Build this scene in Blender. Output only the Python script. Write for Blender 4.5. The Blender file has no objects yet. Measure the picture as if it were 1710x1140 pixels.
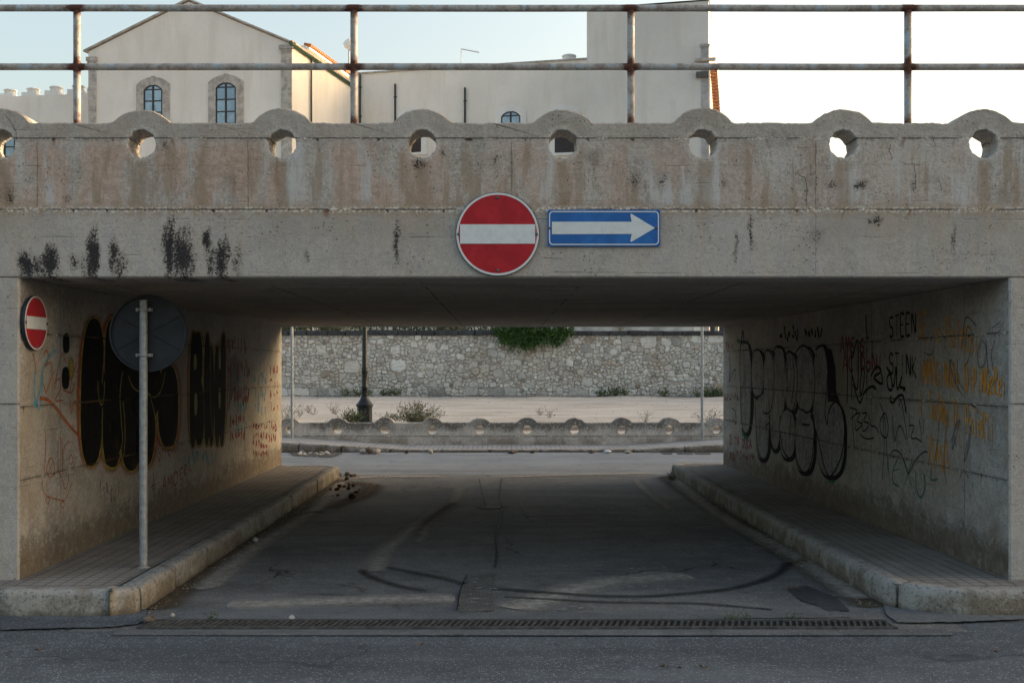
import bpy, bmesh, math, random
import numpy as np
from mathutils import Vector, noise as mnoise
R = math.radians
random.seed(7)
sc = bpy.context.scene
C = sc.collection
# ------------------------------------------------------------------ camera
F = 1864.0; VX = 838.0; VY = 614.0; EYE = 1.69
cd = bpy.data.cameras.new('camera'); cam = bpy.data.objects.new('camera', cd); C.objects.link(cam)
cam.location = (0, 0, EYE); cam.rotation_euler = (R(90), 0, 0)
cd.sensor_width = 36; cd.lens = F/1710*36
cd.shift_x = (855-VX)/1710; cd.shift_y = (VY-570)/1710
cd.clip_start = 0.1; cd.clip_end = 5000
sc.camera = cam
# ------------------------------------------------------------------ sky and sun
SUN_EL, SUN_AZ = 8.5, 75.0      # azimuth from +Y towards +X
w = bpy.data.worlds.new("World"); sc.world = w; w.use_nodes = True
nt = w.node_tree; bg = nt.nodes['Background']
sky = nt.nodes.new('ShaderNodeTexSky'); sky.sky_type = 'NISHITA'; sky.sun_disc = False
sky.sun_elevation = R(SUN_EL); sky.sun_rotation = R(SUN_AZ)
sky.altitude = 0; sky.air_density = 1.0; sky.dust_density = 6.5; sky.ozone_density = 0.3
nt.links.new(sky.outputs[0], bg.inputs[0]); bg.inputs[1].default_value = 0.15
sl = bpy.data.lights.new('sun', 'SUN'); so = bpy.data.objects.new('sun', sl); C.objects.link(so)
sl.energy = 2.6; sl.angle = R(0.5); sl.color = (1.0, 0.72, 0.45)
d = Vector((math.sin(R(SUN_AZ))*math.cos(R(SUN_EL)), math.cos(R(SUN_AZ))*math.cos(R(SUN_EL)), math.sin(R(SUN_EL))))
so.rotation_euler = d.to_track_quat('Z', 'Y').to_euler(); so.location = (40, 20, 30)
sc.view_settings.view_transform = 'Standard'; sc.view_settings.look = 'None'
sc.view_settings.exposure = 1.94; sc.view_settings.gamma = 1
sc.cycles.max_bounces = 8; sc.cycles.transparent_max_bounces = 24

def P(px, py, Y):
    return Vector(((px-VX)*Y/F, Y, EYE+(VY-py)*Y/F))
def G(px, py, z=0.0):
    Y = (EYE-z)*F/(py-VY); return ((px-VX)*Y/F, Y)

# ------------------------------------------------------------------ object helpers
def tag(o, label=None, cat=None, group=None, kind=None):
    if label: o['label'] = label
    if cat: o['category'] = cat
    if group: o['group'] = group
    if kind: o['kind'] = kind
    return o
def empty(name, loc=(0, 0, 0), rz=0):
    o = bpy.data.objects.new(name, None); C.objects.link(o); o.location = loc; o.rotation_euler = (0, 0, rz)
    o.empty_display_size = 0.1; return o
class MB:
    def __init__(s): s.v = []; s.f = []; s.uv = []; s.mi = []; s.sm = []; s.col = None
    def add(s, vs, fs, uv=None, mi=0, smooth=False):
        b = len(s.v); s.v += [tuple(p) for p in vs]
        for i, f in enumerate(fs):
            s.f.append(tuple(b+k for k in f)); s.mi.append(mi); s.sm.append(smooth)
            s.uv += ([uv[k] for k in f] if uv else [(0, .5)]*len(f))
    def box(s, x0, x1, y0, y1, z0, z1, mi=0, bev=0):
        if bev <= 0:
            v = [(x, y, z) for z in (z0, z1) for y in (y0, y1) for x in (x0, x1)]
            s.add(v, [(0, 2, 3, 1), (4, 5, 7, 6), (0, 1, 5, 4), (2, 6, 7, 3), (0, 4, 6, 2), (1, 3, 7, 5)], mi=mi); return
        bm = bmesh.new(); bmesh.ops.create_cube(bm, size=1)
        for v in bm.verts: v.co = Vector(((x0+x1)/2+v.co.x*(x1-x0), (y0+y1)/2+v.co.y*(y1-y0), (z0+z1)/2+v.co.z*(z1-z0)))
        bmesh.ops.bevel(bm, geom=bm.edges[:], offset=bev, segments=2, affect='EDGES', profile=0.5)
        s.bm(bm, mi)
    def bm(s, bm, mi=0, smooth=False):
        bm.verts.index_update()
        s.add([v.co for v in bm.verts], [[v.index for v in f.verts] for f in bm.faces], mi=mi, smooth=smooth); bm.free()
    def tube(s, pts, r, n=8, mi=0, cap=True, smooth=True):
        pts = [Vector(p) for p in pts]; rs = r if isinstance(r, (list, tuple)) else [r]*len(pts)
        vs = []; fs = []
        for i, p in enumerate(pts):
            t = (pts[min(i+1, len(pts)-1)]-pts[max(i-1, 0)])
            t = t.normalized() if t.length > 1e-9 else Vector((0, 0, 1))
            a = Vector((0, 0, 1)) if abs(t.z) < .9 else Vector((1, 0, 0))
            u = t.cross(a).normalized(); v = t.cross(u)
            for k in range(n):
                an = 2*math.pi*k/n; vs.append(p+(u*math.cos(an)+v*math.sin(an))*rs[i])
        for i in range(len(pts)-1):
            for k in range(n):
                k2 = (k+1) % n; fs.append((i*n+k, i*n+k2, (i+1)*n+k2, (i+1)*n+k))
        s.add(vs, fs, mi=mi, smooth=smooth)
        if cap:
            s.add(vs[:n], [tuple(range(n))], mi=mi); s.add(vs[-n:], [tuple(range(n))[::-1]], mi=mi)
    def lathe(s, c, prof, n=16, axis='z', mi=0, smooth=True):
        vs = []; fs = []
        for r, h in prof:
            for k in range(n):
                a = 2*math.pi*k/n; q = (r*math.cos(a), r*math.sin(a))
                vs.append((c[0]+q[0], c[1]+q[1], c[2]+h) if axis == 'z' else
                          ((c[0]+q[0], c[1]+h, c[2]+q[1]) if axis == 'y' else (c[0]+h, c[1]+q[0], c[2]+q[1])))
        for i in range(len(prof)-1):
            for k in range(n):
                k2 = (k+1) % n; fs.append((i*n+k, i*n+k2, (i+1)*n+k2, (i+1)*n+k))
        s.add(vs, fs, mi=mi, smooth=smooth)
        s.add(vs[:n], [tuple(range(n))[::-1]], mi=mi); s.add(vs[-n:], [tuple(range(n))], mi=mi)
    def prism(s, poly, z0, z1, mi=0):       # poly in xy
        n = len(poly); v = [(x, y, z0) for x, y in poly]+[(x, y, z1) for x, y in poly]
        s.add(v, [tuple(range(n))[::-1], tuple(range(n, 2*n))]+[(i, (i+1) % n, n+(i+1) % n, n+i) for i in range(n)], mi=mi)
    def build(s, name, mats, parent=None, loc=None, fix=True):
        me = bpy.data.meshes.new(name); me.from_pydata(s.v, [], s.f)
        for m in (mats if isinstance(mats, (list, tuple)) else [mats]): me.materials.append(m)
        for p, mi, sm in zip(me.polygons, s.mi, s.sm): p.material_index = mi; p.use_smooth = sm
        ul = me.uv_layers.new(name='UVMap')
        ul.data.foreach_set('uv', [c for t in s.uv for c in t])
        if fix:
            bm = bmesh.new(); bm.from_mesh(me); bmesh.ops.recalc_face_normals(bm, faces=bm.faces[:]); bm.to_mesh(me); bm.free()
        o = bpy.data.objects.new(name, me); C.objects.link(o)
        if loc: o.location = loc
        if parent: o.parent = parent
        return o
def copy_tree(o, parent=None):
    c = o.copy(); C.objects.link(c); c.parent = parent
    for ch in list(o.children): copy_tree(ch, c)
    return c

# ------------------------------------------------------------------ material helpers
class NT:
    def __init__(s, name):
        s.m = bpy.data.materials.new(name); s.m.use_nodes = True; s.t = s.m.node_tree; s.n = s.t.nodes
        s.b = s.n['Principled BSDF']; s.out = s.n['Material Output']; s.b.inputs['Roughness'].default_value = .85
        s.b.inputs['Specular IOR Level'].default_value = .3
        s.pos = s.n.new('ShaderNodeNewGeometry').outputs['Position']
    def L(s, a, b): s.t.links.new(a, b)
    def _in(s, sock, v):
        if hasattr(v, 'is_linked') or isinstance(v, bpy.types.NodeSocket): s.L(v, sock)
        else: sock.default_value = v
    def math(s, op, a, b=0.0, c=None, clamp=False):
        n = s.n.new('ShaderNodeMath'); n.operation = op; n.use_clamp = clamp
        s._in(n.inputs[0], a); s._in(n.inputs[1], b)
        if c is not None: s._in(n.inputs[2], c)
        return n.outputs[0]
    def map(s, scale=(1, 1, 1), loc=(0, 0, 0), vec=None):
        n = s.n.new('ShaderNodeMapping'); n.inputs['Scale'].default_value = scale; n.inputs['Location'].default_value = loc
        s.L(vec or s.pos, n.inputs['Vector']); return n.outputs[0]
    def noise(s, sc=5, det=4, rough=.55, vec=None, dist=0):
        n = s.n.new('ShaderNodeTexNoise'); n.inputs['Scale'].default_value = sc; n.inputs['Detail'].default_value = det
        n.inputs['Roughness'].default_value = rough; n.inputs['Distortion'].default_value = dist
        s.L(vec or s.pos, n.inputs['Vector']); return n.outputs[0]
    def vor(s, sc=5, vec=None, feat='F1', out=0, rnd=1.0):
        n = s.n.new('ShaderNodeTexVoronoi'); n.feature = feat; n.inputs['Scale'].default_value = sc; n.inputs['Randomness'].default_value = rnd
        s.L(vec or s.pos, n.inputs['Vector']); return n.outputs[out]
    def ss(s, v, a, b, lo=0.0, hi=1.0):       # smoothstep map
        n = s.n.new('ShaderNodeMapRange'); n.interpolation_type = 'SMOOTHSTEP' if a < b else 'SMOOTHSTEP'
        if a > b: a, b, lo, hi = b, a, hi, lo
        s._in(n.inputs['Value'], v); n.inputs['From Min'].default_value = a; n.inputs['From Max'].default_value = b
        n.inputs['To Min'].default_value = lo; n.inputs['To Max'].default_value = hi; return n.outputs['Result']
    def mix(s, f, a, b, mode='MIX'):
        n = s.n.new('ShaderNodeMix'); n.data_type = 'RGBA'; n.blend_type = mode; n.clamp_factor = True
        s._in(n.inputs[0], f)
        for k, v in ((6, a), (7, b)):
            if isinstance(v, tuple): n.inputs[k].default_value = (v+(1,))[:4]
            else: s.L(v, n.inputs[k])
        return n.outputs[2]
    def xyz(s, vec=None):
        n = s.n.new('ShaderNodeSeparateXYZ'); s.L(vec or s.pos, n.inputs[0]); return n.outputs
    def comb(s, x, y, z):
        n = s.n.new('ShaderNodeCombineXYZ'); s._in(n.inputs[0], x); s._in(n.inputs[1], y); s._in(n.inputs[2], z); return n.outputs[0]
    def bump(s, h, st=.3, dist=.02):
        n = s.n.new('ShaderNodeBump'); n.inputs['Strength'].default_value = st; n.inputs['Distance'].default_value = dist
        s.L(h, n.inputs['Height']); s.L(n.outputs[0], s.b.inputs['Normal'])
    def color(s, c, rough=None, metal=None):
        if isinstance(c, tuple): s.b.inputs['Base Color'].default_value = (c+(1,))[:4]
        else: s.L(c, s.b.inputs['Base Color'])
        if rough is not None: s._in(s.b.inputs['Roughness'], rough)
        if metal is not None: s._in(s.b.inputs['Metallic'], metal)
        return s.m

def plain(name, c, rough=.6, metal=0.0, var=.15, sc=8.0, bump=0.0, c2=None):
    m = NT(name); n = m.noise(sc, 5, .6)
    dk = c2 or tuple(x*(1-var*2) for x in c)
    col = m.mix(m.ss(n, .35, .65), dk, c)
    if bump: m.bump(m.noise(sc*6, 3), bump, .01)
    return m.color(col, rough, metal)

def concrete(name, base=(.27, .262, .245), seams=(), extra=None, ellipses=(), board='z', dirt_z=None, tint=None, pits=1.0, light=None):
    """weathered board-formed concrete; ellipses: (axis centre, z centre, half width, half height) black mould patches on the facade"""
    m = NT(name); x, y, z = m.xyz()
    n1 = m.noise(1.3, 5, .6); n2 = m.noise(9, 6, .65); n3 = m.noise(60, 4, .7)
    st = m.noise(1, 5, .6, m.map((5, 5, .55)))                       # vertical runs
    st2 = m.noise(1, 4, .6, m.map((16, 16, .9), (3, 7, 1)))
    b = base; dk = tuple(k*.70 for k in b); lt = tuple(min(1, k*1.22) for k in b)
    col = m.mix(m.ss(n1, .35, .65), dk, b)
    col = m.mix(m.ss(st, .45, .7, 0, .55), col, (b[0]*1.02, b[1]*1.08, b[2]*1.13))
    col = m.mix(m.ss(st2, .52, .75, 0, .5), col, (b[0]*.72, b[1]*.64, b[2]*.54))
    col = m.mix(m.ss(n2, .4, .72, 0, .65), col, lt)
    col = m.mix(m.ss(n2, .45, .27, 0, .6), col, tuple(k*.62 for k in b))
    col = m.mix(m.ss(n3, .5, .72, 0, .6), col, tuple(min(1, k*1.5) for k in b))
    col = m.mix(m.ss(n3, .47, .32, 0, .65), col, tuple(k*.42 for k in b))
    n4 = m.noise(26, 6, .75); n5 = m.noise(3.2, 6, .7)
    col = m.mix(m.ss(n4, .5, .64, 0, .65), col, tuple(min(1, k*1.3) for k in b)); col = m.mix(m.ss(n4, .48, .35, 0, .7), col, tuple(k*.6 for k in b))
    col = m.mix(m.ss(n5, .52, .64, 0, .4), col, (b[0]*.66, b[1]*.63, b[2]*.58)); col = m.mix(m.ss(n5, .46, .36, 0, .35), col, (b[0]*1.12, b[1]*1.18, b[2]*1.26))
    H = m.math('ADD', m.math('MULTIPLY', n2, .5), m.math('ADD', m.math('MULTIPLY', n3, .35), m.math('MULTIPLY', n4, .6)))
    if tint: col = tint(m, col, x, y, z)
    # board marks
    ax = z if board == 'z' else y
    jit = m.math('MULTIPLY', m.math('SUBTRACT', m.noise(1.5, 2), .5), .03)
    fr = m.math('FRACT', m.math('MULTIPLY', m.math('ADD', ax, jit), 1/.128))
    ln = m.math('MULTIPLY', m.ss(m.math('ABSOLUTE', m.math('SUBTRACT', fr, .5)), .06, .012), m.ss(m.noise(1, 4, .6, m.map((2.5, 2.5, 9))), .5, .8))
    col = m.mix(m.math('MULTIPLY', ln, .5), col, tuple(k*.45 for k in b))
    H = m.math('SUBTRACT', H, m.math('MULTIPLY', ln, .5))
    gr = m.noise(1, 4, .6, m.map((1.5, 1.5, 40)) if board == 'z' else m.map((1.5, 40, 1.5)))
    col = m.mix(m.ss(gr, .58, .75, 0, .3), col, tuple(k*.6 for k in b))
    # pits
    if pits > 0:
        pn = m.vor(26, out=0); gate = m.ss(m.noise(3.2, 3), .48, .60)
        pm = m.math('MULTIPLY', m.ss(pn, .17, .08), m.math('MULTIPLY', gate, pits), clamp=True)
        pn2 = m.vor(70, out=0); pm2 = m.math('MULTIPLY', m.ss(pn2, .24, .1), m.ss(m.noise(5, 3), .46, .62))
        pm = m.math('MAXIMUM', pm, m.math('MULTIPLY', pm2, pits))
        col = m.mix(m.math('MULTIPLY', pm, .8), col, tuple(k*.22 for k in b)); H = m.math('SUBTRACT', H, pm)
    for (zs, brown, wid) in seams:
        wob = m.math('MULTIPLY', m.math('SUBTRACT', m.noise(7, 4, .7), .5), .028)
        dd = m.math('ABSOLUTE', m.math('SUBTRACT', m.math('ADD', z, wob), zs))
        col = m.mix(m.math('MULTIPLY', m.ss(dd, wid*5, 0, 0, .75), m.ss(m.noise(14, 4, .7), .35, .6)), col, brown)
        col = m.mix(m.math('MULTIPLY', m.ss(dd, wid*2.2, 0), m.ss(m.noise(45, 3, .7), .48, .58, 0, .9)), col, tuple(min(1, k*1.75) for k in b))
        d2 = m.math('ABSOLUTE', m.math('SUBTRACT', m.math('ADD', z, m.math('MULTIPLY', wob, .25)), zs))
        ln = m.math('MULTIPLY', m.ss(d2, .006, .0015), m.ss(m.noise(4, 3), .38, .5))
        col = m.mix(m.math('MULTIPLY', ln, .85), col, tuple(k*.28 for k in b)); H = m.math('SUBTRACT', H, m.math('MULTIPLY', ln, 1.2))
        # rusty tie ends along the seam
        fx = m.math('SUBTRACT', m.math('FRACT', m.math('ADD', m.math('MULTIPLY', m.math('ADD', x, y), 1/.47), m.math('MULTIPLY', m.noise(1.1, 1), 2.6))), .5)
        r = m.math('ADD', m.math('POWER', m.math('MULTIPLY', fx, .47), 2), m.math('POWER', m.math('SUBTRACT', z, zs-.008), 2))
        col = m.mix(m.math('MULTIPLY', m.ss(r, .00022, .00006, 0, .9), m.ss(m.noise(1.9, 2), .44, .5)), col, (.045, .022, .014))
        dr = m.math('MULTIPLY', m.ss(m.math('ABSOLUTE', m.math('MULTIPLY', fx, .47)), .016, .003),
                    m.math('MULTIPLY', m.ss(z, zs-.09, zs-.01), m.ss(z, zs+.004, zs-.004)))
        col = m.mix(m.math('MULTIPLY', dr, m.ss(m.noise(2.2, 2), .45, .58, 0, .6)), col, (.17, .075, .035))
    if ellipses:
        acc = None
        warp = m.math('ADD', m.math('MULTIPLY', m.math('SUBTRACT', m.noise(1, 5, .75, m.map((30, 30, 9))), .5), 1.5), m.math('MULTIPLY', m.math('SUBTRACT', m.noise(14, 4, .7), .5), 1.0))
        wx = m.math('ADD', x, m.math('MULTIPLY', m.math('SUBTRACT', m.noise(6, 3), .5), .09))
        for cx, cz, hw, hh, s_ in ellipses:
            ex = m.math('DIVIDE', m.math('SUBTRACT', wx, cx), hw*1.15)
            ez = m.math('DIVIDE', m.math('SUBTRACT', z, cz), hh*1.1)
            dd = m.math('SQRT', m.math('ADD', m.math('MULTIPLY', ex, ex), m.math('MULTIPLY', ez, ez)))
            v = m.math('MULTIPLY', m.math('SUBTRACT', 1.25, m.math('ADD', dd, warp)), s_, clamp=True)
            acc = v if acc is None else m.math('MAXIMUM', acc, v)
        spk = m.math('ADD', m.math('ADD', m.math('MULTIPLY', m.noise(75, 4, .7), .6), m.math('MULTIPLY', m.noise(28, 4, .7), .4)), m.math('MULTIPLY', acc, .20))
        hard = m.math('MULTIPLY', m.ss(spk, .555, .64), m.ss(acc, .05, .3))
        col = m.mix(m.math('MULTIPLY', acc, .38), col, tuple(k*.3 for k in b))
        col = m.mix(m.math('MULTIPLY', hard, .95), col, (.016, .016, .02)); H = m.math('SUBTRACT', H, m.math('MULTIPLY', hard, .3))
    if dirt_z is not None:
        z0, h = dirt_z
        e = m.math('ADD', z, m.math('MULTIPLY', m.math('SUBTRACT', m.noise(6, 6, .75), .5), .55))
        col = m.mix(m.math('MULTIPLY', m.ss(e, z0+h*1.3, z0+h*.5, 0, .95), m.ss(m.noise(11, 6, .75), .30, .56, .45, 1)), col, (b[0]*.32, b[1]*.27, b[2]*.22)); col = m.mix(m.math('MULTIPLY', m.ss(e, z0+h*1.8, z0+h, 0, .5), m.ss(m.noise(5, 4), .4, .6)), col, (b[0]*.5, b[1]*.43, b[2]*.36))
        crust = m.math('MULTIPLY', m.math('MULTIPLY', m.ss(e, z0+h*1.2, z0+h*1.1), m.ss(e, z0+h*.8, z0+h)), m.ss(m.noise(24, 4, .7), .42, .55))
        col = m.mix(m.math('MULTIPLY', crust, .5), col, tuple(min(1, k*1.15) for k in b))
        H = m.math('ADD', H, m.math('MULTIPLY', crust, .8))
    if extra: col = extra(m, col, x, y, z)
    m.bump(H, .8, .02)
    return m.color(col, .92)

ZS1, ZS2, ZB = 3.333, 2.823, 2.335     # seam heights of the facade and its lower edge
def facade_tint(m, col, x, y, z):
    band = m.math('MULTIPLY', m.ss(z, ZS2+.0, ZS2+.05), m.ss(z, ZS1+.02, ZS1-.12, .35, 1))
    n = m.noise(1, 5, .6, m.map((2.6, 1, 1.0), (4.1, 0, 2.0)))
    n2 = m.noise(1, 5, .62, m.map((6.5, 1, .9), (1.1, 0, 5.0)))
    left = m.ss(x, 3.2, -2.2, .35, 1)
    f = m.math('MULTIPLY', m.math('MULTIPLY', m.ss(n, .42, .56), band), left)
    col = m.mix(m.math('MULTIPLY', f, .8), col, m.mix(m.ss(m.noise(20, 4, .7), .35, .65), (.36, .255, .20), (.52, .385, .315)))
    g = m.math('MULTIPLY', m.math('MULTIPLY', m.ss(n2, .52, .62), band), .7)
    col = m.mix(g, col, (.29, .225, .165))
    g = m.math('MULTIPLY', m.math('MULTIPLY', m.ss(n2, .47, .36), band), .7)
    col = m.mix(g, col, (.50, .53, .55))
    # darker weathered top strip
    col = m.mix(m.math('MULTIPLY', m.ss(m.math('ADD', z, m.math('MULTIPLY', m.math('SUBTRACT', m.noise(3, 4), .5), .12)), ZS1-.02, ZS1+.05), .35), col, (.30, .285, .255))
    # rusty brown runs under each hole
    fx = m.math('SUBTRACT', m.math('FRACT', m.math('ADD', m.math('DIVIDE', m.math('ADD', x, 2.583), 1.0065), .5)), .5)
    wob = m.math('MULTIPLY', m.math('SUBTRACT', m.noise(3, 3), .5), .09)
    run = m.math('MULTIPLY', m.ss(m.math('ABSOLUTE', m.math('ADD', fx, wob)), .075, .02), m.math('MULTIPLY', m.ss(z, 3.22, 3.17), m.ss(m.math('ADD', z, m.math('MULTIPLY', n, .5)), 2.78, 3.1)))
    col = m.mix(m.math('MULTIPLY', run, .5), col, (.24, .175, .11))
    sm = m.math('MULTIPLY', m.math('MULTIPLY', m.ss(z, ZS2+.0, ZS2-.01), m.ss(m.math('ADD', z, m.math('MULTIPLY', m.noise(1, 4, .6, m.map((5, 1, 1.2))), .5)), ZS2-.1, ZS2+.14)), m.ss(m.noise(1.2, 3), .42, .55))
    col = m.mix(m.math('MULTIPLY', sm, .6), col, (.27, .215, .16))
    rx = m.math('MULTIPLY', fx, 1.0065); rz = m.math('SUBTRACT', z, 3.295); rr_ = m.math('SQRT', m.math('ADD', m.math('MULTIPLY', rx, rx), m.math('MULTIPLY', rz, rz)))
    rr_ = m.math('ADD', rr_, m.math('MULTIPLY', m.math('SUBTRACT', m.noise(24, 4, .7), .5), .05))
    col = m.mix(m.math('MULTIPLY', m.ss(rr_, .150, .112), m.ss(m.noise(50, 4, .7), .45, .58, .1, .7)), col, (.56, .555, .54))
    # mould blots in the upper band
    v = m.vor(1, vec=m.map((2.3, 1, 3.1), (.3, 0, .2))); vv = m.math('ADD', v, m.math('MULTIPLY', m.math('SUBTRACT', m.noise(18, 5, .7), .5), .45))
    col = m.mix(m.math('MULTIPLY', m.math('MULTIPLY', m.ss(vv, .3, .12), m.ss(m.noise(1.7, 2), .46, .56)), m.math('MULTIPLY', band, .35)), col, (.13, .115, .095))
    # cleaner grey-blue lower beam
    low = m.math('MULTIPLY', m.ss(z, ZS2+.005, ZS2-.02), .5)
    col = m.mix(low, col, m.mix(m.ss(n2, .4, .62), (.39, .385, .38), (.44, .40, .355)))
    return col
def px_ell(cx, y0, y1, wd, s=1.0): return ((cx-VX)/233., EYE+(VY-(y0+y1)/2)/233., wd/2/233., (y1-y0)/2/233., s)
MOULD = [px_ell(42, 418, 466, 26, .9), px_ell(60, 425, 466, 30, .6), px_ell(84, 408, 470, 26, 1), px_ell(75, 440, 468, 60, .5), px_ell(156, 382, 470, 22, 1.1), px_ell(148, 420, 470, 26, .7),
         px_ell(190, 400, 450, 20, .8), px_ell(200, 415, 470, 30, .5), px_ell(283, 362, 470, 22, .9), px_ell(305, 380, 476, 42, .85), px_ell(346, 380, 420, 14, .9), px_ell(352, 400, 470, 22, .5),
         px_ell(371, 396, 472, 28, .85), px_ell(122, 420, 455, 18, .5), px_ell(398, 400, 470, 24, .35), px_ell(661, 365, 445, 12, .6), px_ell(513, 410, 440, 8, .4),
         px_ell(1253, 355, 425, 9, .55), px_ell(1228, 380, 450, 8, .4), px_ell(1460, 358, 380, 26, .5), px_ell(1362, 375, 410, 34, .28), px_ell(1593, 370, 430, 10, .4),
         px_ell(1062, 285, 318, 26, 0.33), px_ell(1105, 285, 322, 26, 0.33), px_ell(1388, 298, 318, 22, 0.44), px_ell(1437, 300, 320, 26, 0.55), px_ell(1208, 290, 320, 14, 0.33), px_ell(1528, 300, 325, 12, 0.33),
         px_ell(700, 262, 285, 22, 0.5), px_ell(742, 250, 262, 16, 0.39), px_ell(828, 255, 275, 16, 0.33), px_ell(272, 228, 262, 30, 0.28), px_ell(18, 305, 350, 26, 0.33), px_ell(116, 322, 342, 22, 0.3), px_ell(1645, 258, 262, 10, 0.28)]
SEAM_BR = (.30, .22, .14)
M_facade = concrete('facade_concrete', (.425, .395, .365), ((ZS1, (.22, .2, .17), .006), (ZS2, SEAM_BR, .016), (1.43, (.2, .19, .16), .004)), tint=facade_tint, ellipses=MOULD)
TW = ((1.945, (.17, .15, .125), .006), (1.407, (.17, .15, .125), .006), (.88, (.17, .15, .125), .006))
def tunnel_tint(m, col, x, y, z):
    fx = m.math('SUBTRACT', m.math('FRACT', m.math('MULTIPLY', m.math('ADD', y, .7), 1/2.1)), .5)
    ln = m.ss(m.math('ABSOLUTE', fx), .004, .0015)
    col = m.mix(m.math('MULTIPLY', ln, .6), col, (.07, .06, .05))
    n = m.noise(1, 5, .65, m.map((1, 1.4, .8), (0, 3, 9)))
    col = m.mix(m.ss(n, .45, .65, 0, .5), col, (.34, .29, .225))
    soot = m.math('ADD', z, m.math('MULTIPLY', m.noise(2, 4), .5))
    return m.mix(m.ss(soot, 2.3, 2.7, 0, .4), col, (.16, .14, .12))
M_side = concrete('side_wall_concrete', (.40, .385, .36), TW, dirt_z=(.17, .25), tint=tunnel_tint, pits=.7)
def ceil_tint(m, col, x, y, z):
    for k in (1.22, 2.44):
        pass
    fx = m.math('SUBTRACT', m.math('FRACT', m.math('DIVIDE', m.math('ADD', x, m.math('MULTIPLY', y, .0)), 1.22)), .5)
    ln = m.ss(m.math('ABSOLUTE', fx), .010, .004)
    fy = m.math('SUBTRACT', m.math('FRACT', m.math('DIVIDE', y, 2.5)), .5)
    ln = m.math('MAXIMUM', ln, m.ss(m.math('ABSOLUTE', fy), .008, .003))
    ln = m.math('MULTIPLY', ln, m.ss(m.noise(1.4, 2), .4, .5))
    col = m.mix(m.math('MULTIPLY', ln, .8), col, (.06, .05, .045))
    n = m.noise(1, 5, .7, m.map((.5, 7, 1)))
    return m.mix(m.ss(n, .4, .7, 0, .6), col, (.25, .215, .18))
M_ceil = concrete('ceiling_concrete', (.46, .41, .355), board='y', tint=ceil_tint, pits=.3)
def low_tint(m, col, x, y, z):
    e = m.math('ADD', z, m.math('MULTIPLY', m.math('SUBTRACT', m.noise(1, 4, .7, m.map((5, 5, 2))), .5), .35))
    g = m.math('MULTIPLY', m.ss(e, .30, .46), m.ss(m.noise(.55, 2), .36, .50))
    g = m.math('MULTIPLY', g, m.ss(m.noise(24, 4, .7), .3, .5))
    col = m.mix(m.math('MULTIPLY', g, .8), col, (.06, .057, .05))
    b = m.math('MULTIPLY', m.ss(z, .30, .1), m.ss(m.noise(3, 4), .4, .6))
    return m.mix(m.math('MULTIPLY', b, .6), col, (.17, .12, .075))
M_low = concrete('low_wall_concrete', (.58, .54, .48), ((.24, (.2, .17, .13), .005),), tint=low_tint, pits=.6)

def kerb_mat():
    m = NT('kerb_stone'); x, y, z = m.xyz(); big = m.noise(1.1, 5, .7)
    n = m.noise(3, 5, .65); n2 = m.noise(40, 4, .7)
    col = m.mix(m.ss(n, .42, .58), (.195, .17, .135), (.34, .325, .30)); col = m.mix(m.ss(big, .48, .58, 0, .6), col, (.16, .145, .125)); col = m.mix(m.ss(m.noise(15, 6, .75), .52, .62, 0, .6), col, (.36, .34, .30))
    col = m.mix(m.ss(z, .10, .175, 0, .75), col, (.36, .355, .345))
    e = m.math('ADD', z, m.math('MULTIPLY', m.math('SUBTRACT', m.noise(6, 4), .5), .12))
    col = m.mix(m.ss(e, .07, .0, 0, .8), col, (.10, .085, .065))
    col = m.mix(m.ss(m.noise(1, 5, .7, m.map((7, 7, 2))), .5, .62, 0, .55), col, (.15, .125, .095)); col = m.mix(m.ss(n2, .49, .34, 0, .75), col, (.09, .08, .065))
    col = m.mix(m.ss(n2, .55, .75, 0, .6), col, (.40, .38, .35))
    m.bump(m.math('ADD', n2, m.noise(12, 4)), .7, .02); return m.color(col, .9)
M_kerb = kerb_mat()
def tile_mat(name='pavement_tiles', c1=(.20, .185, .17), c2=(.28, .265, .25)):
    m = NT(name); x, y, z = m.xyz()
    def grid(v, s, wdt):
        f = m.math('ABSOLUTE', m.math('SUBTRACT', m.math('FRACT', m.math('DIVIDE', v, s)), .5)); return m.ss(f, .5-wdt/s, .5-wdt/s*.35)
    g = m.math('MAXIMUM', grid(x, .1, .009), grid(y, .1, .009))
    g2 = m.math('MAXIMUM', grid(x, .2, .007), grid(y, .2, .007))
    n = m.noise(2.2, 5, .6); n2 = m.noise(50, 4, .7)
    tc = m.n.new('ShaderNodeTexWhiteNoise'); m.L(m.comb(m.math('FLOOR', m.math('DIVIDE', x, .2)), m.math('FLOOR', m.math('DIVIDE', y, .2)), 0.0), tc.inputs[0])
    col = m.mix(m.ss(n, .35, .65), c1, c2)
    col = m.mix(m.math('MULTIPLY', tc.outputs[0], .3), col, (.25, .225, .2))
    col = m.mix(m.ss(n2, .5, .75, 0, .5), col, (.29, .27, .25)); col = m.mix(m.ss(n2, .45, .3, 0, .5), col, (.07, .06, .055))
    gg = m.math('MULTIPLY', m.math('MAXIMUM', m.math('MULTIPLY', g, .75), g2), m.ss(m.noise(2, 3), .3, .55, .45, 1))
    col = m.mix(m.math('MULTIPLY', gg, .85), col, (.055, .048, .042))
    m.bump(m.math('SUBTRACT', m.math('MULTIPLY', n2, .4), gg), .6, .01); return m.color(col, .9)
M_tile = tile_mat(); M_tile_far = tile_mat('far_pavement_tiles', (.24, .255, .275), (.32, .335, .35))
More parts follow.
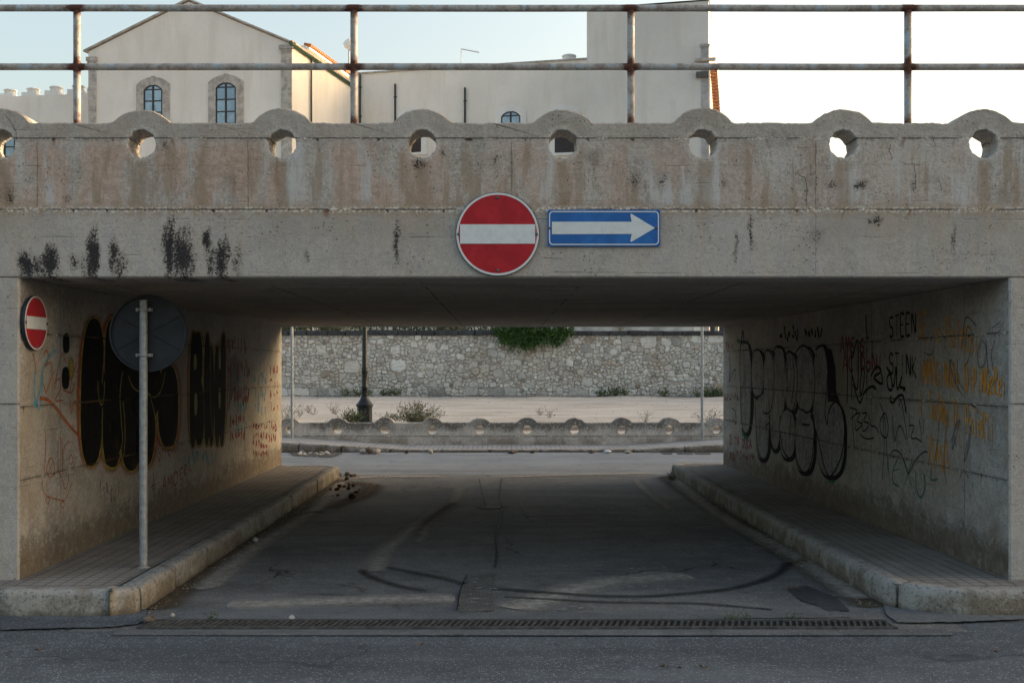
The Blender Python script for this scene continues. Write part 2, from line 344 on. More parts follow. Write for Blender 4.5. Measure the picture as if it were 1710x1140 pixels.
def asphalt(name, dark, light, speck, patchy=.5, cracks=.6, dust=.0, sc=110):
    m = NT(name); x, y, z = m.xyz()
    n = m.noise(.7, 6, .62); n2 = m.noise(5, 6, .7); n3 = m.noise(170, 3, .7)
    col = m.mix(m.ss(n, .36, .64), dark, light)
    col = m.mix(m.ss(n2, .48, .75, 0, patchy), col, tuple(k*1.35 for k in light)); col = m.mix(m.ss(n2, .46, .28, 0, patchy), col, tuple(k*.6 for k in dark))
    v = m.vor(sc, out=0); c = m.vor(sc, out=1)
    cs = m.n.new('ShaderNodeSeparateColor'); m.L(c, cs.inputs[0])
    g = m.math('MULTIPLY', m.ss(v, .5, .3), m.ss(cs.outputs[0], .6, .9))
    col = m.mix(m.math('MULTIPLY', g, .8), col, speck)
    g = m.math('MULTIPLY', m.ss(v, .5, .3), m.ss(cs.outputs[1], .55, .8)); col = m.mix(m.math('MULTIPLY', g, .6), col, tuple(k*.45 for k in dark))
    col = m.mix(m.ss(n3, .55, .8, 0, .45), col, speck)
    wn = m.noise(1, 5, .65, m.map((.35, 1.6, 1), (7, 2, 0))); col = m.mix(m.ss(wn, .48, .62, 0, .35), col, tuple(k*.62 for k in dark)); col = m.mix(m.ss(wn, .45, .33, 0, .3), col, tuple(k*1.5 for k in light))
    if cracks:
        wv = m.n.new('ShaderNodeVectorMath'); wv.operation = 'ADD'; m.L(m.pos, wv.inputs[0])
        nn = m.n.new('ShaderNodeTexNoise'); nn.inputs['Scale'].default_value = 2.2; nn.inputs['Detail'].default_value = 5; m.L(m.pos, nn.inputs['Vector'])
        sv = m.n.new('ShaderNodeVectorMath'); sv.operation = 'SCALE'; sv.inputs['Scale'].default_value = .5; m.L(nn.outputs[1], sv.inputs[0]); m.L(sv.outputs[0], wv.inputs[1])
        cr = m.vor(.55, vec=wv.outputs[0], feat='DISTANCE_TO_EDGE')
        cm = m.math('MULTIPLY', m.ss(cr, .010, .003), m.ss(m.noise(.6, 3), .48, .6)); col = m.mix(m.math('MULTIPLY', cm, cracks), col, (.012, .012, .012))
    if dust:
        e = m.math('ADD', m.noise(1, 5, .7, m.map((.8, 2.6, 1))), 0)
        col = m.mix(m.ss(e, .55, .72, 0, dust), col, (.23, .215, .195))
    m.bump(m.math('ADD', m.math('MULTIPLY', v, -.6), m.math('MULTIPLY', n3, .5)), .6, .006)
    return m.color(col, .88)
M_road_n = asphalt('near_asphalt', (.066, .079, .095), (.094, .109, .127), (.38, .42, .46), .6, .45, 0, 80)
M_road_t = asphalt('tunnel_asphalt', (.105, .109, .114), (.16, .163, .166), (.40, .39, .38), .8, .8, .6, 75)
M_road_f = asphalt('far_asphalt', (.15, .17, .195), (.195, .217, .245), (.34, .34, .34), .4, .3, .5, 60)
M_patchcon = asphalt('concrete_patch', (.10, .11, .12), (.14, .15, .162), (.30, .3, .3), .6, .5, .3, 90)
M_trench = asphalt('trench_asphalt', (.085, .083, .08), (.12, .12, .118), (.26, .26, .25), .9, .8, .6, 60)
M_patchdark = asphalt('dark_patch', (.04, .042, .046), (.055, .057, .06), (.13, .13, .13), .4, .0, .1, 90)
def sand_mat():
    m = NT('sandy_ground'); n = m.noise(.9, 6, .65, m.map((.5, 2.2, 1))); n2 = m.noise(22, 5, .75)
    col = m.mix(m.ss(n, .35, .62), (.40, .355, .315), (.55, .505, .455))
    col = m.mix(m.ss(n2, .52, .72, 0, .5), col, (.66, .61, .55)); col = m.mix(m.ss(n2, .46, .3, 0, .5), col, (.17, .135, .105))
    tr = m.noise(1, 4, .6, m.map((.25, 3.2, 1), (3, 1, 0)))
    col = m.mix(m.ss(tr, .56, .68, 0, .5), col, (.19, .165, .125))
    m.bump(n2, .7, .05); return m.color(col, .95)
M_sand = sand_mat()

# soft-edged paint on a surface: v across a stroke, worn by noise
def paint(name, c, op=.9, wear=.5, soft=.5, rough=.6):
    m = NT(name); m.color(c, rough); m.b.inputs['Specular IOR Level'].default_value = .12
    uv = m.n.new('ShaderNodeUVMap'); uv.uv_map = 'UVMap'; s_ = m.xyz(uv.outputs[0])
    v = m.math('ABSOLUTE', m.math('SUBTRACT', m.math('MULTIPLY', s_[1], 2.0), 1.0))
    v = m.math('ADD', v, m.math('MULTIPLY', m.math('SUBTRACT', m.noise(60, 3), .5), .35))
    a = m.ss(v, 1.0, 1-soft)
    a = m.math('MULTIPLY', a, m.ss(m.noise(38, 5, .75), .27, .27+.25*wear+.02, 1-wear*.7, 1.0))
    a = m.math('MULTIPLY', a, m.ss(m.noise(4, 3), .3, .6, 1-.25*wear, 1.0))
    z_ = m.xyz()[2]
    for zs in (1.945, 1.407, .88):
        a = m.math('MULTIPLY', a, m.ss(m.math('ABSOLUTE', m.math('SUBTRACT', z_, zs)), .003, .012, .45, 1.0))
    a = m.math('MULTIPLY', a, m.ss(m.noise(1, 4, .65, m.map((9, 9, 1.6))), .3, .55, 1-.35*wear, 1.0))
    a = m.math('MULTIPLY', a, op, clamp=True)
    col = m.mix(m.ss(m.noise(16, 4, .7), .35, .7), tuple(k*.7 for k in c), tuple(min(1, k*1.15) for k in c)); m.L(col, m.b.inputs['Base Color'])
    m.L(a, m.b.inputs['Alpha']); return m.m

# ------------------------------------------------------------------ ground, roads
def grid_sheet(name, x0, x1, y0, y1, zf, mat, nx=40, ny=40, kind='structure'):
    mb = MB(); vs = []; fs = []
    for j in range(ny+1):
        for i in range(nx+1):
            x = x0+(x1-x0)*i/nx; y = y0+(y1-y0)*j/ny; vs.append((x, y, zf(x, y)))
    for j in range(ny):
        for i in range(nx):
            a = j*(nx+1)+i; fs.append((a, a+1, a+nx+2, a+nx+1))
    mb.add(vs, fs, smooth=True); o = mb.build(name, mat); return tag(o, kind=kind)
M_earth = plain('dry_earth', (.30, .25, .19), .95, 0, .2, 3, .4)
tag((lambda m: (m.add([(-1500, -1500, -.35), (1500, -1500, -.35), (1500, 2500, -.35), (-1500, 2500, -.35)], [(0, 1, 2, 3)]), m.build('ground', M_earth))[1])(MB()), kind='structure')
def nz(x, y, s, a): return (mnoise.noise(Vector((x*s, y*s, 3.1))))*a
grid_sheet('near_road', -30, 30, -25, 7.17, lambda x, y: nz(x, y, .5, .008), M_road_n, 60, 60)
grid_sheet('underpass_road', -2.78, 3.0, 7.17, 17.7, lambda x, y: nz(x, y, .8, .008), M_road_t, 30, 60)
for (a, b, nm) in ((-30, -2.78, 'road_edge'), (3.0, 30, 'road_edge')):
    grid_sheet(nm, a, b, 7.17, 8.3, lambda x, y: nz(x, y, .5, .006)-.002, M_road_n, 30, 4)
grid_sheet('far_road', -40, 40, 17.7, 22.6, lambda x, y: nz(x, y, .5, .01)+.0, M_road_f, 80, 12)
# sandy lot, rising towards the stone wall
grid_sheet('sandy_lot', -30, 30, 23.9, 40.2, lambda x, y: .26+(y-23.9)/16.1*.42+nz(x, y, .5, .05)+nz(x, y, 2.2, .018), M_sand, 120, 70)
grid_sheet('upper_terrace', -60, 70, 40.4, 120, lambda x, y: 3.0+nz(x, y, .2, .04), M_sand, 30, 20)

def ribbon(mb, pts, wd, off, N, U=None, mi=0, taper=True):
    """flat painted stroke along pts (3-D, on a plane of normal N), raised by off"""
    pts = [Vector(p) for p in pts]; N = Vector(N); n = len(pts); vs = []; uv = []
    for i, p in enumerate(pts):
        t = pts[min(i+1, n-1)]-pts[max(i-1, 0)]
        if t.length < 1e-6: t = Vector((0, 1, 0))
        s = t.normalized().cross(N).normalized()
        ww = (wd[i] if isinstance(wd, list) else wd)/2
        if taper and (i == 0 or i == n-1): ww *= .6
        vs += [p+s*ww+N*off, p-s*ww+N*off]; uv += [(0, 0), (0, 1)]
    mb.add(vs, [(2*i, 2*i+1, 2*i+3, 2*i+2) for i in range(n-1)], uv=uv, mi=mi)
def smooth(pts, k=5):
    out = []; n = len(pts)
    for i in range(n-1):
        p0 = pts[max(i-1, 0)]; p1 = pts[i]; p2 = pts[i+1]; p3 = pts[min(i+2, n-1)]
        for j in range(k):
            t = j/k
            out.append(tuple(.5*((2*p1[q])+(-p0[q]+p2[q])*t+(2*p0[q]-5*p1[q]+4*p2[q]-p3[q])*t*t+(-p0[q]+3*p1[q]-3*p2[q]+p3[q])*t*t*t) for q in range(len(p1))))
    out.append(tuple(pts[-1])); return out
def blobfan(mb, poly, off, N, mi=0, soft=.93):
    c = sum((Vector(p) for p in poly), Vector())/len(poly); N = Vector(N); n = len(poly)
    vs = [c+N*off]; uv = [(0, .5)]
    for p in poly: vs.append(c+(Vector(p)-c)*soft+N*off); uv.append((0, .5))
    for p in poly: vs.append(Vector(p)+N*off); uv.append((0, 1.0))
    fs = [(0, 1+i, 1+(i+1) % n) for i in range(n)]+[(1+i, 1+n+i, 1+n+(i+1) % n, 1+(i+1) % n) for i in range(n)]
    mb.add(vs, fs, uv=uv, mi=mi)

# road surface marks, measured on the ground
def gp(px, py, z=0.0):
    x, y = G(px, py); return (x, y, z)
M_tyre = paint('tyre_rubber', (.02, .021, .025), .7, .7, .95)
M_dust = paint('pale_dust', (.42, .395, .36), .85, .7, .98, .95)
M_dirt = paint('gutter_dirt', (.115, .09, .062), .9, .6, .95, .95)
M_crack = paint('crack_tar', (.018, .018, .018), .8, .5, .5)
M_scuff = paint('pale_scuff', (.42, .44, .46), .75, 1.0, .95, .95)
def mark(name, strokes, mat, off=.012):
    mb = MB()
    for pts, wd in strokes:
        q = smooth(pts, 8); ww = wd
        ribbon(mb, [gp(*p) for p in q], ww, off, (0, 0, 1))
    return tag(mb.build(name, mat, fix=False), kind='structure')
mark('gutter_dirt', [([(566, 800), (530, 830), (470, 868), (400, 915), (320, 970), (262, 1018)], .42), ([(1108, 796), (1160, 830), (1260, 890), (1380, 965), (1460, 1015)], .45), ([(575, 805), (620, 812), (600, 830), (540, 850)], .5)], M_dirt, .0075)
mark('tyre_mark', [([(603, 952), (612, 960), (640, 972), (676, 982), (712, 988)], .13), ([(645, 948), (690, 957), (740, 967), (778, 977)], .13),
                   ([(820, 983), (900, 990), (990, 996), (1080, 997), (1150, 992), (1210, 986), (1260, 975), (1300, 958), (1318, 940)], .15), ([(840, 998), (930, 1003), (1010, 1007), (1100, 1008), (1180, 1010), (1290, 1020)], .10)], M_tyre)
mark('dust_streak', [([(770, 815), (760, 835), (730, 855), (690, 885), (650, 915), (630, 940), (625, 955)], .34), ([(1060, 800), (1090, 830), (1120, 850)], .3), ([(560, 800), (640, 796), (740, 796)], .5), ([(570, 805), (540, 840), (500, 870), (420, 920), (340, 985)], .35),
                     ([(1130, 800), (1200, 860), (1330, 930), (1440, 1000)], .4), ([(830, 797), (960, 793), (1100, 790)], .35), ([(380, 1012), (620, 1003), (760, 1000)], .5), ([(860, 1018), (1000, 975), (1150, 962)], .6), ([(700, 905), (720, 870), (760, 840)], .25)], M_dust, .009)
mark('road_crack', [([(838, 800), (834, 830), (838, 850), (832, 880), (828, 905), (829, 930), (826, 950)], .03), ([(800, 800), (806, 830), (812, 846)], .02), ([(780, 960), (768, 990), (764, 1020)], .014), ([(800, 845), (815, 850), (835, 848), (846, 846)], .14)], M_crack, .014)
random.seed(3)
sc_st = []
for k in range(60):
    if k < 26: px = random.uniform(930, 1130); py = random.uniform(945, 985)
    elif k < 40: px = random.uniform(560, 640); py = random.uniform(765, 796)
    elif k < 50: px = random.uniform(840, 980); py = random.uniform(1004, 1022)
    else: px = random.uniform(780, 820); py = random.uniform(965, 1015)
    l = random.uniform(3, 16); sc_st.append(([(px, py), (px+l*.5, py+random.uniform(-1, 1)), (px+l, py+random.uniform(-2, 2))], random.uniform(.02, .07)))
mark('pale_scuff', sc_st, M_scuff, .016)
def patch(name, pxpoly, mat, z=.008, jit=2.0):
    mb = MB(); pts = []
    n = len(pxpoly)
    for i in range(n):
        a, b = pxpoly[i], pxpoly[(i+1) % n]; m = max(2, int(math.hypot(a[0]-b[0], a[1]-b[1])/8))
        for k in range(m):
            t = k/m; j = jit*(mnoise.noise(Vector((a[0]+(b[0]-a[0])*t, a[1]+(b[1]-a[1])*t, 5))*.13)); pts.append((a[0]+(b[0]-a[0])*t+j, a[1]+(b[1]-a[1])*t+j*.4))
    v3 = [gp(p[0], p[1], z) for p in pts]; bm = bmesh.new(); vv = [bm.verts.new(p) for p in v3]; f = bm.faces.new(vv); bm.normal_update(); bmesh.ops.triangulate(bm, faces=[f], ngon_method='EAR_CLIP'); mb.bm(bm)
    return tag(mb.build(name, mat), kind='structure')
patch('concrete_apron', [(318, 1015), (560, 1013), (700, 1016), (764, 1022), (900, 1024), (1100, 1022), (1240, 1018), (1356, 1012), (1400, 1022), (1425, 1032), (1100, 1035), (700, 1037), (450, 1037), (298, 1036)], M_patchcon, .0085, 3)
patch('trench_patch', [(784, 962), (826, 958), (822, 990), (818, 1021), (764, 1024), (768, 990)], M_trench, .0105, 7)
patch('dark_patch', [(1316, 985), (1345, 978), (1400, 1000), (1416, 1020), (1380, 1022), (1360, 1010), (1340, 1005)], M_patchdark, .009, 6)
patch('dark_patch', [(478, 752.4), (565, 752.4), (572, 757), (556, 763.5), (490, 762)], M_patchdark, .008, 1)
patch('dark_patch', [(1102, 752.6), (1124, 752.6), (1122, 759), (1106, 758)], M_patchdark, .008, .5)
patch('dark_patch', [(1128, 752.6), (1152, 752.6), (1158, 759), (1132, 759)], M_patchdark, .008, .5)
patch('dark_patch', [(1156, 752.6), (1180, 752.6), (1188, 759), (1162, 759)], M_patchdark, .008, .5)

# grate: channel, frame and bars
M_iron = plain('grate_iron', (.085, .087, .09), .8, .0, .25, 20, .4)
M_black = plain('channel_dark', (.035, .034, .032), .9)
gr = tag(empty('drain_grate', (.2, 7.3, 0)), 'long rusty slotted drain grate across the road at the underpass mouth', 'drain grate')
GX0, GX1 = -2.35-.2, 2.55-.2
mb = MB(); mb.box(GX0, GX1, -.085, .085, .0085, .0115); mb.build('channel', M_black, gr)
mb = MB(); mb.box(GX0, GX1, -.125, -.088, .002, .026, bev=.003); mb.box(GX0, GX1, .088, .112, .002, .026, bev=.003); mb.build('frame', M_iron, gr)
mb = MB(); x = GX0+.01
while x < GX1-.05:
    mb.add([(x, -.085, .022), (x+.016, -.085, .022), (x+.056, .085, .022), (x+.04, .085, .022), (x, -.085, .0125), (x+.016, -.085, .0125), (x+.056, .085, .0125), (x+.04, .085, .0125)],
           [(0, 1, 2, 3), (4, 5, 1, 0), (5, 6, 2, 1), (6, 7, 3, 2), (7, 4, 0, 3)]); x += .042
mb.build('slotted_cover', M_iron, gr)
mb = MB(); mb.box(GX0-.1, GX1+.3, 7.07-7.3-.03, 7.07-7.3+.1, .004, .013, bev=.002); tag(mb.build('edge_strip', M_patchcon, gr))

# ------------------------------------------------------------------ pavements with kerb stones
def arc(cx, cy, r, a0, a1, n=8): return [(cx+r*math.cos(R(a0+(a1-a0)*i/n)), cy+r*math.sin(R(a0+(a1-a0)*i/n))) for i in range(n+1)]
def kerb(name, path, hf, inward, stone=.95, wd=.16, base=-.05):
    """rounded kerb swept along path, cut into stones with open joints; inward=+1: pavement lies to the left"""
    mb = MB(); pl = [Vector((p[0], p[1], 0)) for p in path]
    pts = [pl[0]]
    for a, b in zip(pl[:-1], pl[1:]):
        L = (b-a).length; k = max(1, int(L/.06))
        for i in range(1, k+1): pts.append(a.lerp(b, i/k))
    s = 0; run = []; runs = []; nxt = stone*random.uniform(.8, 1.1)
    for i, p in enumerate(pts):
        if i: s += (p-pts[i-1]).length
        run.append((p, i))
        if s > nxt: runs.append(run); run = [(p, i)]; nxt = s+stone*random.uniform(.85, 1.1)
    runs.append(run)
    for ri, rn in enumerate(runs):
        if len(rn) < 2: continue
        dz = random.uniform(-.006, .006); dy = random.uniform(-.006, .006); vs = []; fs = []; np_ = 9
        for j, (p, i) in enumerate(rn):
            t = (pts[min(i+1, len(pts)-1)]-pts[max(i-1, 0)]).normalized(); nn = Vector((-t.y, t.x, 0))*inward
            q = p.copy()
            if j == 0: q = p+t*.012
            if j == len(rn)-1: q = p-t*.012
            end = .014 if j in (0, len(rn)-1) else 0
            h = hf(q)+dz; wear = max(0, mnoise.noise(q*9)*.6+.15)*.035
            wear2 = mnoise.noise(q*6+Vector((7, 3, 1)))*.012
            prof = [(0+end, base), (wear2+end, .04), (wear2*.5+.002+end, h-.04-wear), (.004+wear*.5+end, h-.014-wear), (.011+wear, h-.004-end-wear*.4), (.022+wear, h-.001-end), (.07, h-end+.001), (wd-.01, h-end), (wd, h-.012-end)]
            for o, z in prof: vs.append(q+nn*(o+dy)+Vector((0, 0, z)))
        m = len(rn)
        for j in range(m-1):
            for k in range(np_-1): fs.append((j*np_+k, (j+1)*np_+k, (j+1)*np_+k+1, j*np_+k+1))
        mb.add(vs, fs, smooth=True); mb.add(vs[:np_], [tuple(range(np_))]); mb.add(vs[-np_:], [tuple(range(np_))])
    return tag(mb.build(name, M_kerb), kind='structure')
KZ = .18
def pave(name, poly, z=KZ-.008):
    bm = bmesh.new(); vv = [bm.verts.new((x, y, z)) for x, y in poly]; f = bm.faces.new(vv); bm.normal_update(); bmesh.ops.triangulate(bm, faces=[f], ngon_method='EAR_CLIP')
    mb = MB(); mb.bm(bm); return tag(mb.build(name, M_tile), kind='structure')
random.seed(14)
lk = [(-14, 7.57), (-2.66, 7.57)]+arc(-2.66, 7.74, .17, -90, 0, 4)+[(-2.49, 16.6)]+arc(-2.85, 17.0, .38, 0, 90, 8)+[(-14, 17.45)]
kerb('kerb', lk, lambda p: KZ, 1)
def inset(path, d):
    out = []
    for i, p in enumerate(path):
        a = path[max(i-1, 0)]; b = path[min(i+1, len(path)-1)]; t = Vector((b[0]-a[0], b[1]-a[1])).normalized(); out.append((p[0]-t.y*d, p[1]+t.x*d))
    return out
pave('pavement', inset(lk, .09))
rk = [(14, 17.9), (3.3, 17.83)]+arc(3.03, 17.45, .38, 90, 180, 8)+[(2.72, 8.35)]+arc(3.22, 8.08, .50, 180, 270, 10)+[(14, 7.56)]
rk[2+9] = (2.70, 8.4)
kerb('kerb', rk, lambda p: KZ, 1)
pave('pavement', inset(rk, .09))
def fh(x):
    a = abs(x-.35); return .055+.15*max(0, min(1, (a-2.3)/2.4))
fk = [(-40, 22.3), (40, 22.3)]
kerb('far_kerb', [(-20, 22.32), (-4, 22.32), (0, 22.30), (20, 22.32)], lambda p: fh(p.x), 1)
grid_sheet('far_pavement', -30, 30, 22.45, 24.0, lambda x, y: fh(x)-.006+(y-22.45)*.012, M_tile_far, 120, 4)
# asphalt ramps at the pavement corners
M_ramp = M_patchcon
patch('kerb_ramp', [(1475, 1012), (1500, 1018), (1600, 1026), (1712, 1030), (1712, 1036), (1600, 1041), (1500, 1042), (1482, 1030)], M_ramp, .014, 3)
patch('kerb_ramp', [(0, 1030), (120, 1032), (235, 1012), (246, 1022), (238, 1040), (205, 1048), (0, 1054)], M_road_n, .012, 5)

# ------------------------------------------------------------------ the bridge
XW_L, XW_R0, XW_R1 = -3.46, 3.637, 3.49
Y0, Y1 = 8.0, 17.6
bridge = tag(empty('underpass_bridge', (0, Y0, 0)), 'weathered concrete road bridge with round holes in its parapet over a graffitied underpass', 'bridge')
bo = Vector((0, Y0, 0))
def wb(mb, name, mat, par=bridge, off=bo):
    mb.v = [(v[0]-off[0], v[1]-off[1], v[2]-off[2]) for v in mb.v]; return mb.build(name, mat, par)
def parapet(mb, x0, n, pitch, y0, th, zb, zf, zh, bh, bw, r, rough=.004, sgn=1, zbf=None):
    RB = ((bw/2)**2+bh**2)/(2*bh); cz = zf+bh-RB
    for k in range(n):
        cx = x0+k*pitch; xl, xr = cx-pitch/2, cx+pitch/2; pts = []
        zbl = zb
        for i in range(12): pts.append((xl+(xr-xl)*i/12, zbl, 0))
        for i in range(8): pts.append((xr, zbl+(zf-zbl)*i/8, 0))
        m = 44
        for i in range(m):
            x = xr-(xr-xl)*i/m; dx = x-cx; z = zf
            if abs(dx) < bw/2: z = zf+(cz+math.sqrt(RB*RB-dx*dx)-zf)*(1+.07*math.sin(k*2.3))
            z += mnoise.noise(Vector((x*9, y0, zb)))*rough+mnoise.noise(Vector((x*40, y0, zb+3)))*rough*.8
            pts.append((x, z, 1))
        for i in range(8): pts.append((xl, zf-(zf-zbl)*i/8, 0))
        N = len(pts); vs = []
        hole = []
        for (x, z, t) in pts:
            a = math.atan2(z-zh, x-cx); rr = r+mnoise.noise(Vector((math.cos(a)*3+k*5, math.sin(a)*3, y0)))*.009+mnoise.noise(Vector((math.cos(a)*9+k*5, math.sin(a)*9, y0)))*.003
            hole.append((cx+rr*math.cos(a), zh+rr*math.sin(a), a, rr))
        yb = y0+th; ch = .009
        for i, (x, z, t) in enumerate(pts): vs.append((x, y0, z-(ch if t else 0)))           # 0 front outline
        for (x, z, t) in pts: vs.append((x, y0+(ch if t else 0), z))                          # 1 top front
        for (x, z, t) in pts: vs.append((x, yb, z))                                           # 2 back
        for (x, z, a, rr) in hole: vs.append((cx+(rr+.006)*math.cos(a), y0, zh+(rr+.006)*math.sin(a)))  # 3 hole front rim
        for (x, z, a, rr) in hole: vs.append((x, y0+.008, z))                                 # 4
        for (x, z, a, rr) in hole: vs.append((x, yb, z))                                      # 5
        fs = []; g = lambda l, i: l*N+i % N
        for i in range(N):
            fs.append((g(0, i), g(0, i+1), g(3, i+1), g(3, i))); fs.append((g(3, i), g(3, i+1), g(4, i+1), g(4, i)))
            fs.append((g(4, i), g(4, i+1), g(5, i+1), g(5, i))); fs.append((g(2, i), g(2, i+1), g(5, i+1), g(5, i)))
            if pts[i][2] or pts[(i+1) % N][2] or k in (0, n-1):
                fs.append((g(0, i), g(0, i+1), g(1, i+1), g(1, i))); fs.append((g(1, i), g(1, i+1), g(2, i+1), g(2, i)))
        mb.add(vs, fs)
PH = 1.0065
mb = MB(); parapet(mb, -2.583-13*PH, 38, PH, Y0, .26, ZS2, 3.445, 3.295, .102, .425, .1, rough=.008); wb(mb, 'parapet', M_facade)
mb = MB(); parapet(mb, -2.583-13*PH, 38, PH, Y1-.26, .26, ZS2, 3.445, 3.295, .10, .43, .1); wb(mb, 'parapet', M_facade)
XL, XR = -2.583-13.5*PH, -2.583+24.5*PH
def beamsec(y0, y1, flip):
    mb = MB(); c = .03
    pr = [(y0, ZS2), (y0, ZB+c*.4), (y0+c*.5, ZB), (y1, ZB), (y1, ZS2)] if not flip else [(y1, ZS2), (y1, ZB+c*.4), (y1-c*.5, ZB), (y0, ZB), (y0, ZS2)]
    nx = 60; vs = []
    for i in range(nx+1):
        x = XL+(XR-XL)*i/nx
        for (y, z) in pr: vs.append((x, y, z))
    fs = [(i*5+k, (i+1)*5+k, (i+1)*5+(k+1) % 5, i*5+(k+1) % 5) for i in range(nx) for k in range(5)]
    mb.add(vs, fs); mb.add(vs[:5], [(0, 1, 2, 3, 4)]); mb.add(vs[-5:], [(0, 1, 2, 3, 4)]); return mb
wb(beamsec(Y0, Y0+.4, False), 'edge_beam', M_facade); wb(beamsec(Y1-.4, Y1, True), 'edge_beam', M_facade)
mb = MB(); mb.box(XL, XR, Y0+.4, Y1-.4, ZB+.003, ZS2-.05); wb(mb, 'deck_slab', M_ceil)
mb = MB(); mb.box(XL, XR, Y0+.27, Y1-.27, ZS2-.045, ZS2+.02); wb(mb, 'deck_road', M_road_n)
def abut(poly, name):
    mb = MB(); mb.prism(poly, -.3, ZB-.001); return wb(mb, name, [M_side, M_facade])
c = .012
aL = abut([(XW_L-c, Y0), (XW_L, Y0+c), (XW_L-.01, Y1-c), (XW_L-.01-c, Y1), (XL, Y1), (XL, Y0)], 'side_wall')
aR = abut([(XW_R0+c, Y0), (XR, Y0), (XR, Y1), (XW_R1+c, Y1), (XW_R1, Y1-c), (XW_R0, Y0+c)], 'side_wall')
for o in (aL, aR):
    for p in o.data.polygons:
        if abs(p.normal.y) > .7: p.material_index = 1

# formwork joints and hairline cracks on the facade
def fc(px, py): return Vector(((px-VX)*Y0/F, Y0, EYE+(VY-py)*Y0/F))
M_hair = paint('hairline_crack', (.05, .042, .035), .75, .7, .6); M_hair2 = paint('formwork_joint', (.13, .10, .075), .55, .9, .8)
random.seed(41)
def crackline(name, L, wd, mat):
    mb = MB()
    for pts in L:
        q = []
        for a, b in zip(pts[:-1], pts[1:]):
            n = max(2, int(math.hypot(b[0]-a[0], b[1]-a[1])/4))
            for i in range(n): q.append((a[0]+(b[0]-a[0])*i/n+random.uniform(-.7, .7), a[1]+(b[1]-a[1])*i/n+random.uniform(-.7, .7)))
        q.append(pts[-1]); ribbon(mb, [fc(*p) for p in q], wd, .003, (0, -1, 0))
    mb.v = [(v[0], v[1]-Y0, v[2]) for v in mb.v]; return mb.build(name, mat, bridge, fix=False)
for k, L in enumerate(([[(10, 192), (20, 206), (27, 222), (28, 234)]], [[(1488, 240), (1484, 250), (1490, 262), (1488, 268)]], [[(1500, 268), (1512, 274), (1540, 275)], [(1526, 275), (1529, 290), (1528, 315)]], [[(1335, 282), (1328, 290), (1344, 296), (1348, 315), (1346, 345)]], [[(1555, 225), (1560, 240)]],
                       [[(1568, 300), (1572, 318)]], [[(905, 430), (940, 432)]])): crackline('crack', L, .006, M_hair)
for px in (414, 854, 1362, 62): crackline('formwork_joint', [[(px, 236), (px+random.uniform(-1, 1), 347)]], .010, M_hair2)
for px in (854, 1362): crackline('formwork_joint', [[(px, 356), (px, 460)]], .006, M_hair2)

